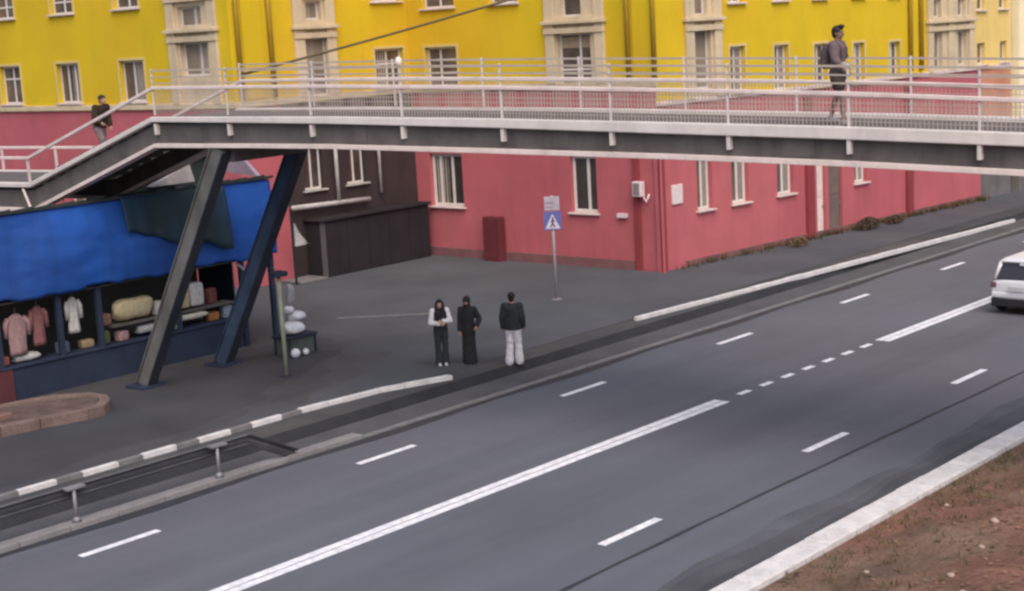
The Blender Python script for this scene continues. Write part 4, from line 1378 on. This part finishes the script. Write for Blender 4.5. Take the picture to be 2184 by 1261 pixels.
# ------------------------------------------------------------------ car
def car(x, y):
    """white hatchback seen from behind; local u across (left negative), v along, w up"""
    c = empty('car', (x, y, 0), 'white hatchback car driving away at the right edge', 'car')
    CARW = mat('car_white', (0.66, 0.65, 0.66), .28, .03, 2.0, spec=.6)
    CARDARK = mat('car_black_plastic', (0.022, 0.023, 0.026), .55, .1, 4.0)
    CARGLASS = mat('car_glass', (0.035, 0.030, 0.032), .06, .1, 1.0, spec=.7)

    def T(u, v, w):
        return (x + u, y + v, w)
    hw = .85
    L = 4.05

    # lower body: rings along v with a rounded outline
    def ring(v, zlo, zhi, w, r=.12):
        pts = []
        for (sx, z0, z1) in ((1, zlo, zhi),):
            pts = [(-w + r, zlo), (w - r, zlo), (w - .02, zlo + r), (w, (zlo + zhi) * .5), (w - .02, zhi - r), (w - r * 1.3, zhi), (-w + r * 1.3, zhi), (-w + .02, zhi - r), (-w, (zlo + zhi) * .5), (-w + .02, zlo + r)]
        return [T(px, v, pz) for px, pz in pts]
    secs = [(0.0, .45, .92, .70), (.05, .36, .97, .80), (.2, .30, 1.0, .84), (.9, .26, 1.0, hw), (2.2, .26, .98, hw), (3.0, .26, .94, hw), (3.6, .28, .86, .82), (3.95, .32, .74, .74), (L, .4, .66, .62)]
    mb = MB()
    for s_ in secs:
        mb.v += ring(*s_)
    n = 10
    for i in range(len(secs) - 1):
        for k in range(n):
            a, b = i * n + k, i * n + (k + 1) % n
            mb.f.append((a, b, b + n, a + n))
    mb.f += [tuple(range(n))[::-1], tuple((len(secs) - 1) * n + k for k in range(n))]
    body = mb.build('body', CARW, c, smooth=True, bevel=.0)
    sb = body.modifiers.new('sub', 'SUBSURF')
    sb.levels = sb.render_levels = 2
    # cabin: glass block with roof and pillars
    cab_ = [(.06, .93, .72), (.30, 1.44, .60), (.55, 1.49, .60), (1.9, 1.49, .60), (2.15, 1.44, .60), (3.0, .95, .70)]
    mb = MB()
    for (v, z, w) in cab_:
        pass
    # greenhouse rings at heights
    gh = [(.97, .04, 3.0, .70), (1.2, .13, 2.62, .645), (1.40, .22, 2.28, .575)]
    mb = MB()
    for (z, v0, v1, w) in gh:
        pts = [(-w + .08, v0), (w - .08, v0), (w, v0 + .12), (w, v1 - .3), (w - .15, v1), (-w + .15, v1), (-w, v1 - .3), (-w, v0 + .12)]
        mb.v += [T(px, pv, z) for px, pv in pts]
    for i in range(2):
        for k in range(8):
            a, b = i * 8 + k, i * 8 + (k + 1) % 8
            mb.f.append((a, b, b + 8, a + 8))
    mb.f += [tuple(range(8))[::-1], tuple(16 + k for k in range(8))]
    mb.build('windows', CARGLASS, c)
    rf = [(1.385, .17, 2.36, .60), (1.44, .12, 2.26, .59), (1.50, .28, 2.1, .53), (1.525, .5, 1.8, .42)]
    mb = MB()
    for (z, v0, v1, w) in rf:
        pts = [(-w + .08, v0), (w - .08, v0), (w, v0 + .12), (w, v1 - .3), (w - .15, v1), (-w + .15, v1), (-w, v1 - .3), (-w, v0 + .12)]
        mb.v += [T(px, pv, z) for px, pv in pts]
    for i in range(3):
        for k in range(8):
            a, b = i * 8 + k, i * 8 + (k + 1) % 8
            mb.f.append((a, b, b + 8, a + 8))
    mb.f += [tuple(range(8))[::-1], tuple(24 + k for k in range(8))]
    mb.build('roof', CARW, c, smooth=False, bevel=.02)
    for sx in (-1, 1):
        MB().tube([T(sx * .67, .07, .97), T(sx * .61, .15, 1.2), T(sx * .555, .22, 1.42)], .055, 8).build('pillar', CARW, c, smooth=True)
        MB().tube([T(sx * .695, 1.25, .98), T(sx * .635, 1.25, 1.2), T(sx * .58, 1.25, 1.41)], .04, 8).build('pillar', CARW, c, smooth=True)
        MB().tube([T(sx * .64, 2.98, .97), T(sx * .57, 2.6, 1.2), T(sx * .50, 2.26, 1.42)], .04, 8).build('pillar', CARW, c, smooth=True)
        tl = MB().box(-.085, .085, -.03, .08, -.075, .075)
        tl.v = [T(sx * .70 + p[0], .02 + p[1] + abs(p[0]) * .25, .80 + p[2]) for p in tl.v]
        tl.build('tail_light', mat('tail_light', (0.16, 0.075, 0.08), .25, .1, 5.0, spec=.6), c, bevel=.02)
        mr = MB().ball((0, 0, 0), .07, .05, .06, 10, 8)
        mr.v = [T(sx * .93 + p[0], 2.45 + p[1], 1.0 + p[2]) for p in mr.v]
        mr.build('wing_mirror', CARW, c, smooth=True)
        for v in (.72, 3.25):
            wh = MB()
            prof_ = [(.0, .0), (.0, .24), (.02, .29), (.07, .31), (.16, .31), (.2, .29), (.2, .0)]
            n = 20
            for (d, r) in prof_:
                for k in range(n):
                    a = 2 * math.pi * k / n
                    wh.v.append(T(sx * (.66 + d), v + r * math.cos(a), .31 + r * math.sin(a)))
            for i in range(len(prof_) - 1):
                for k in range(n):
                    a, b = i * n + k, i * n + (k + 1) % n
                    wh.f.append((a, b, b + n, a + n))
            w_ = wh.build('wheel', CARDARK, c)
            rm = MB()
            for k in range(5):
                a = 2 * math.pi * k / 5
                rm.box(-.02, .02, 0, .2, -.006, .006, lambda p, a=a: Vector(T(sx * (.862 + p.z), v + p.y * math.cos(a) - p.x * math.sin(a), .31 + p.y * math.sin(a) + p.x * math.cos(a))))
            rm.build('rim', GALV, w_)
    bp_ = MB().box(-.78, .78, -.06, .12, .22, .46)
    bp_.v = [T(p[0], p[1] + (abs(p[0]) > .7) * .06, p[2]) for p in bp_.v]
    bp_.build('bumper', CARDARK, c, bevel=.04)
    bp2 = MB().box(-.76, .76, -.07, .1, .465, .62)
    bp2.v = [T(p[0], p[1] + (abs(p[0]) > .7) * .06, p[2]) for p in bp2.v]
    bp2.build('bumper', CARW, c, bevel=.04)
    np_ = MB().box(-.26, .26, -.075, -.06, .67, .79)
    np_.v = [T(*p) for p in np_.v]
    np_.build('number_plate', mat('plate_white', (0.5, 0.5, 0.5), .4), c, bevel=.004)
    hd = MB().box(-.12, .12, .0, .03, 1.30, 1.36)
    hd.v = [T(p[0] + .1, p[1] + .13, p[2] + .04) for p in hd.v]
    hd.build('brake_light', CARW, c)
    ax = MB().box(-.7, .7, .3, 3.7, .18, .27)
    ax.v = [T(*p) for p in ax.v]
    ax.build('underbody', CARDARK, c)
    return c


car(-16.78, 38.75)


# ------------------------------------------------------------------ people
def finish(mb, name, material, parent, voxel, M, smooth_it=4):
    """union the overlapping volumes into one continuous surface"""
    me = mb.mesh(name + '_raw')
    o = bpy.data.objects.new(name, me)
    COL.objects.link(o)
    rm = o.modifiers.new('r', 'REMESH')
    rm.mode = 'VOXEL'
    rm.voxel_size = voxel
    sm = o.modifiers.new('s', 'SMOOTH')
    sm.factor = .5
    sm.iterations = smooth_it
    dg = bpy.context.evaluated_depsgraph_get()
    me2 = bpy.data.meshes.new_from_object(o.evaluated_get(dg))
    bpy.data.objects.remove(o)
    bpy.data.meshes.remove(me)
    me2.name = name
    if name not in ('body', 'shoe'):
        new = []
        for v in me2.vertices:
            c_ = v.co
            a_ = mnoise.noise(Vector((c_.x * 9, c_.y * 9, c_.z * 16 + c_.x * 14))) * .010 + mnoise.noise(c_ * 28) * .004 + .006
            new.extend(c_ + v.normal * a_)
        me2.vertices.foreach_set('co', new)
    me2.transform(M)
    me2.materials.clear()
    me2.materials.append(material)
    for p in me2.polygons:
        p.use_smooth = True
    o2 = bpy.data.objects.new(name, me2)
    COL.objects.link(o2)
    if parent is not None:
        o2.parent = parent
        o2.matrix_parent_inverse = world_of(parent).inverted()
    return o2


def limb(mb, pts, rs, n=12):
    for i in range(len(pts) - 1):
        mb.tube([pts[i], pts[i + 1]], [rs[i], rs[i + 1]], n)
    for p, r in zip(pts, rs):
        mb.ball(p, r * 1.0, seg=12, rings=8)


def hand(mb, wrist, direction, palm_n, side, curl=.5):
    d = Vector(direction).normalized()
    nrm = Vector(palm_n)
    nrm = (nrm - d * nrm.dot(d)).normalized()
    x = d.cross(nrm) * side
    w = Vector(wrist)
    pc = w + d * .05
    mb.tube([w - d * .01, w + d * .03, w + d * .085], [.026, .036, .036], 10)
    for i, (off, ln) in enumerate(((-.030, .066), (-.010, .078), (.010, .074), (.029, .056))):
        b = w + d * .08 + x * off
        m1 = b + (d * math.cos(curl * .5) + nrm * math.sin(curl * .5)) * ln * .55
        m2 = m1 + (d * math.cos(curl * 1.3) + nrm * math.sin(curl * 1.3)) * ln * .5
        limb(mb, [b, m1, m2], [.0105, .0095, .008], 8)
    tb_ = w + d * .03 - x * .03
    t1 = tb_ + (d * .75 - x * .6 + nrm * .2).normalized() * .04
    t2 = t1 + (d * .95 - x * .1 + nrm * .25).normalized() * .032
    limb(mb, [tb_, t1, t2], [.014, .012, .009], 8)


def head(mb, c, fdir, k=1.0):
    """skull, jaw, nose, ears, brow and lips; c = centre of the head, fdir = facing (unit, horizontal)"""
    c = Vector(c)
    f = Vector(fdir).normalized()
    s = Vector((f.y, -f.x, 0))

    def P(a, b, z):
        return c + s * a * k + f * b * k + Vector((0, 0, z * k))
    mb.ball(P(0, -.012, .03), .076 * k, .094 * k, .092 * k, 16, 12)
    mb.ball(P(0, .02, -.045), .058 * k, .066 * k, .072 * k, 14, 10)
    mb.ball(P(0, .052, -.085), .026 * k, .026 * k, .022 * k)
    mb.tube([P(0, .082, .02), P(0, .112, -.028)], [.010 * k, .017 * k], 8)
    mb.ball(P(0, .105, -.03), .016 * k)
    for e in (-1, 1):
        mb.ball(P(e * .078, -.005, -.005), .014 * k, .022 * k, .032 * k, 8, 6)
        mb.ball(P(e * .03, .078, .030), .022 * k, .014 * k, .010 * k, 8, 6)
        mb.ball(P(e * .038, .066, -.03), .02 * k)
    mb.ball(P(0, .086, -.062), .022 * k, .010 * k, .008 * k, 8, 6)


def person(loc, heading, H, label, spec):
    """local frame: facing +Y, x to the person's right is +X"""
    k = H / 1.72
    e = empty('person', loc, label, 'person')
    M = Matrix.Translation(Vector(loc)) @ Matrix.Rotation(heading, 4, 'Z') @ Matrix.Scale(k, 4)
    V = Vector
    lean = spec.get('lean', 0.0)         # forward lean of torso

    def up(x, y, z):                     # bend the trunk forward above the hips
        if z <= .9:
            return V((x, y, z))
        h = z - .9
        return V((x, y + math.sin(lean) * h, .9 + math.cos(lean) * h))
    hipz = .90
    J = {}
    for sd, nm in ((-1, 'L'), (1, 'R')):
        st = spec.get('stride', 0.0) * sd
        J['hip' + nm] = V((sd * .085, 0, hipz))
        J['knee' + nm] = V((sd * .095, .02 + st * .55 + spec.get('bend' + nm, 0) * .5, .48 + spec.get('lift' + nm, 0) * .6))
        J['ank' + nm] = V((sd * (.10 + spec.get('spread', 0)), st - .02, .085 + spec.get('lift' + nm, 0)))
        J['sh' + nm] = up(sd * .175, -.01, 1.40)
        arm = spec.get('arm' + nm, ((.06, -.02, 1.12), (.09, .05, .87)))
        J['elb' + nm] = up(sd * (.175 + arm[0][0]), arm[0][1], arm[0][2])
        J['wr' + nm] = up(sd * (.175 + arm[1][0]), arm[1][1], arm[1][2])
    hc = up(0, .02, 1.605) + V(spec.get('headoff', (0, 0, 0)))
    hd = V((math.sin(spec.get('look', 0)), math.cos(spec.get('look', 0)), 0))
    # --- body: one continuous surface
    b = MB()
    tor = [(.80, .12, .09), (.90, .155, .105), (1.0, .142, .098), (1.08, .128, .092), (1.2, .145, .102), (1.32, .165, .105), (1.40, .155, .09), (1.45, .09, .07)]
    b.loft([(up(0, 0, z).x, up(0, 0, z).y, up(0, 0, z).z, rx, ry) for z, rx, ry in tor])
    limb(b, [up(0, 0, 1.42), up(0, .01, 1.52), hc], [.062, .054, .052])
    head(b, hc, hd)
    for nm, sd in (('L', -1), ('R', 1)):
        limb(b, [J['hip' + nm], J['knee' + nm] * .5 + J['hip' + nm] * .5, J['knee' + nm], J['knee' + nm] * .45 + J['ank' + nm] * .55 + V((0, -.015, 0)), J['ank' + nm]], [.085, .074, .052, .050, .036])
        ft = V((sd * .02, 1, 0)).normalized()
        limb(b, [J['ank' + nm] + V((0, -.03, -.045)), J['ank' + nm] + ft * .13 + V((0, 0, -.055))], [.035, .028])
        limb(b, [J['sh' + nm], J['elb' + nm], J['wr' + nm]], [.052, .041, .028])
        dirv = (J['wr' + nm] - J['elb' + nm]).normalized()
        hand(b, J['wr' + nm], dirv, spec.get('palm' + nm, (-sd, 0.2, 0)), sd, .6)
    finish(b, 'body', spec.get('skin', SKIN), e, .0095, M, 3)
    # --- clothes
    g = spec
    if 'top' in g:
        c = MB()
        f = g.get('topfit', .02)
        hem = g.get('hem', .86)
        zs = [z for z in (hem, .95, 1.05, 1.15, 1.27, 1.37) if z >= hem]
        base = {.95: (.155, .11), 1.05: (.14, .102), 1.15: (.142, .102), 1.27: (.162, .11), 1.37: (.165, .10)}
        rows = []
        for z in zs:
            rx, ry = base.get(z, (.165, .118))
            wide = g.get('boxy', 0)
            rows.append((z, max(rx, .165 * wide) + f, max(ry, .12 * wide) + f))
        rows += [(1.43, .115 + f * .6, .082 + f * .6), (1.475, .066 + f * .3, .062 + f * .3)]
        c.loft([(up(0, 0, z).x, up(0, 0, z).y, up(0, 0, z).z, rx, ry) for z, rx, ry in rows], 20)
        if not g.get('sleeves_only_split'):
            for nm in 'LR':
                limb(c, [J['sh' + nm], J['elb' + nm], J['elb' + nm].lerp(J['wr' + nm], g.get('sleeve', .95))], [.064 + f, .054 + f * .9, .040 + f * .7])
        finish(c, g.get('topname', 'jacket'), g['top'], e, .014, M, 4)
    if 'sleeves' in g:
        c = MB()
        for nm in 'LR':
            limb(c, [J['sh' + nm] + V((0, 0, .012)), J['elb' + nm], J['elb' + nm].lerp(J['wr' + nm], .95)], [.076, .066, .052])
        finish(c, 'sleeves', g['sleeves'], e, .012, M, 3)
    if 'legs' in g:
        c = MB()
        f = g.get('legfit', .02)
        c.loft([(0, 0, .78, .13 + f, .095 + f), (0, 0, .9, .16 + f * .8, .11 + f * .8), (0, 0, 1.02, .145 + f * .5, .10 + f * .5)], 18)
        cut = g.get('legcut', 1.0)
        for nm in 'LR':
            kn, an, hp_ = J['knee' + nm], J['ank' + nm], J['hip' + nm]
            fl = g.get('flare', .0)
            if cut >= .99:
                limb(c, [hp_, kn, an + V((0, 0, -.02))], [.088 + f, .060 + f, .046 + f + fl])
            else:
                limb(c, [hp_, hp_.lerp(kn, cut)], [.090 + f, .078 + f])
        finish(c, g.get('legname', 'trousers'), g['legs'], e, .012, M, 3)
    if 'shoes' in g:
        for nm, sd in (('L', -1), ('R', 1)):
            c = MB()
            a = J['ank' + nm]
            z0 = a.z - .085
            c.loft([(a.x, a.y + .035, z0 + .002, .046, .135), (a.x, a.y + .035, z0 + .03, .048, .138), (a.x, a.y + .02, z0 + .06, .042, .11), (a.x, a.y - .02, z0 + .1, .04, .06)], 16)
            finish(c, 'shoe', g['shoes'], e, .01, M, 2)
    if 'robe' in g:
        c = MB()
        c.loft([(0, .0, .03, .19, .17), (0, 0, .3, .175, .15), (0, 0, .6, .165, .135), (0, 0, .85, .175, .13), (0, 0, 1.05, .158, .118), (0, 0, 1.25, .178, .122), (0, -.01, 1.38, .175, .11), (0, -.01, 1.46, .09, .085)], 22)
        for nm in 'LR':
            limb(c, [J['sh' + nm], J['elb' + nm], J['elb' + nm].lerp(J['wr' + nm], .97)], [.075, .07, .062])
        finish(c, 'robe', g['robe'], e, .013, M, 4)
    if 'scarf' in g:
        c = MB()
        c.ball(hc + V((0, -.02, .025)), .098, .112, .115, 16, 12)
        c.loft([(hc.x, hc.y - .03, 1.36, .14, .11), (hc.x, hc.y - .02, 1.45, .11, .095), (hc.x, hc.y - .01, 1.52, .088, .085), (hc.x, hc.y - .015, 1.6, .085, .085)], 18)
        o = finish(c, 'headscarf', g['scarf'], e, .01, M, 3)
    hr = g.get('hair')
    if hr:
        c = MB()
        bk = -hd
        c.ball(hc + bk * .022 + V((0, 0, .045)), .085, .096, .088, 16, 12)
        c.ball(hc + bk * .05 + V((0, 0, -.01)), .074, .06, .08, 12, 8)
        if hr == 'long':
            sdv = V((hd.y, -hd.x, 0))
            for q in (-1, 1):
                limb(c, [hc + sdv * q * .07 + V((0, 0, .03)), hc + sdv * q * .085 + hd * .03 + V((0, 0, -.1)), up(q * .075, .10, 1.38), up(q * .05, .13, 1.22)], [.04, .042, .05, .03])
            limb(c, [hc + bk * .06 + V((0, 0, 0)), hc + bk * .085 + V((0, 0, -.16)), hc + bk * .09 + V((0, 0, -.3))], [.075, .085, .05])
        if hr == 'bun':
            c.ball(hc + bk * .09 + V((0, 0, .07)), .042)
        if hr == 'quiff':
            c.ball(hc + hd * .06 + V((0, 0, .115)), .055, .055, .035)
        finish(c, 'hair', HAIR, e, .01, M, 2)
    if 'pack' in g:
        c = MB()
        c.loft([(0, -.20, 1.0, .12, .07), (0, -.22, 1.06, .15, .095), (0, -.21, 1.25, .15, .09), (0, -.18, 1.38, .12, .07), (0, -.17, 1.42, .07, .04)], 18)
        for q in (-1, 1):
            c.tube([(q * .1, -.13, 1.41), (q * .105, .0, 1.475), (q * .105, .115, 1.36), (q * .11, .13, 1.2), (q * .13, .0, 1.08), (q * .12, -.14, 1.05)], .02, 8)
        o = finish(c, 'backpack', g['pack'], e, .012, M, 2)
    if 'bag' in g:
        c = MB()
        c.loft([(.0, .13, .92, .13, .04), (0, .15, .96, .15, .06), (0, .15, 1.06, .15, .06), (0, .13, 1.1, .13, .04)], 16)
        finish(c, 'waist_bag', g['bag'], e, .012, M, 2)
    return e


DARK = clothm('black', (0.022, 0.023, 0.027))
DARKT = clothm('charcoal', (0.030, 0.034, 0.040))
OFFW = clothm('offwhite', (0.60, 0.58, 0.60))
LGREY = clothm('lightgrey', (0.70, 0.69, 0.69))
to_cam = math.atan2(-(0 + 26.7), (0 - 27.0))   # heading so that +Y local points at the camera


def heading(vx, vy):
    return math.atan2(-vx, vy)


person((-26.68, 26.97, 0.016), heading(1.0, -.75), 1.70, 'person in dark clothes with folded pale sleeves, leftmost by the kerb', dict(
    top=DARK, topfit=.022, hem=.92, sleeves_only_split=True, sleeves=LGREY, legs=DARKT, legfit=.012, flare=.035, shoes=OFFW, hair='long', look=.25, spread=-.02,
    armL=((.075, .03, 1.13), (-.13, .20, 1.17)), armR=((.075, .03, 1.12), (-.12, .21, 1.11)), topname='jacket', headoff=(0, .03, -.02)))
person((-26.2, 27.47, 0.016), heading(.6, -1.0), 1.70, 'person all in black with long robe and headscarf, middle of three', dict(
    robe=clothm('robe', (0.020, 0.019, 0.022)), scarf=clothm('scarf', (0.022, 0.018, 0.021)), shoes=DARK,
    armL=((.12, -.02, 1.14), (.08, .14, 1.0)), armR=((.03, .0, 1.12), (.03, .05, .88))))
person((-25.13, 27.96, 0.016), heading(-.55, 1.0), 1.80, 'person in wide dark jacket and white trousers, rightmost by the kerb', dict(
    top=clothm('darkjacket', (0.026, 0.029, 0.034)), topfit=.03, boxy=1.02, hem=.84, legs=OFFW, legfit=.022, flare=.03, shoes=LGREY, hair='bun', spread=.01, stride=.06,
    armL=((.065, -.02, 1.12), (.075, .02, .89)), armR=((.06, -.02, 1.12), (.05, .06, .90)), sleeve=1.0))
pb = BP(-.55, 1.25, zat(BELTZ, -.55) + .02)
person(pb, heading(BD.x, BD.y), 1.74, 'person in shorts with backpack walking along the footbridge deck', dict(
    top=clothm('mauve', (0.145, 0.105, 0.115)), topfit=.02, hem=.9, sleeve=.25, legs=clothm('shorts', (0.055, 0.042, 0.036)), legname='shorts', legcut=.5, legfit=.03,
    shoes=clothm('shoe_grey', (0.3, 0.28, 0.28)), skin=mat('skin_tanned', (0.22, 0.125, 0.095), 0.6, 0.08, 12.0), hair='quiff', stride=.17, liftL=.04, pack=clothm('pack', (0.09, 0.07, 0.07)), bag=clothm('waistbag', (0.28, 0.25, 0.24)),
    armR=((.05, .06, 1.14), (.05, .22, .98)), armL=((.05, -.08, 1.13), (.06, -.1, .88)), look=.1))
sp_ = -20.72
zst = 5.01 + 0.161 * (math.floor((sp_ + 22.04) / .48) + 1)
person(BP(sp_, 1.3, zst), heading(BD.x, BD.y), 1.70, 'person in dark brown jacket climbing the footbridge stair', dict(
    top=clothm('brownjacket', (0.035, 0.022, 0.013)), topfit=.03, hem=.86, legs=clothm('mauvegrey', (0.19, 0.145, 0.145)), legfit=.02, shoes=DARK, hair='short', lean=.28,
    stride=.12, liftR=.16, bendR=.2, armR=((.06, .08, 1.13), (.02, .26, 1.02)), armL=((.06, .02, 1.12), (.04, .16, .92))))
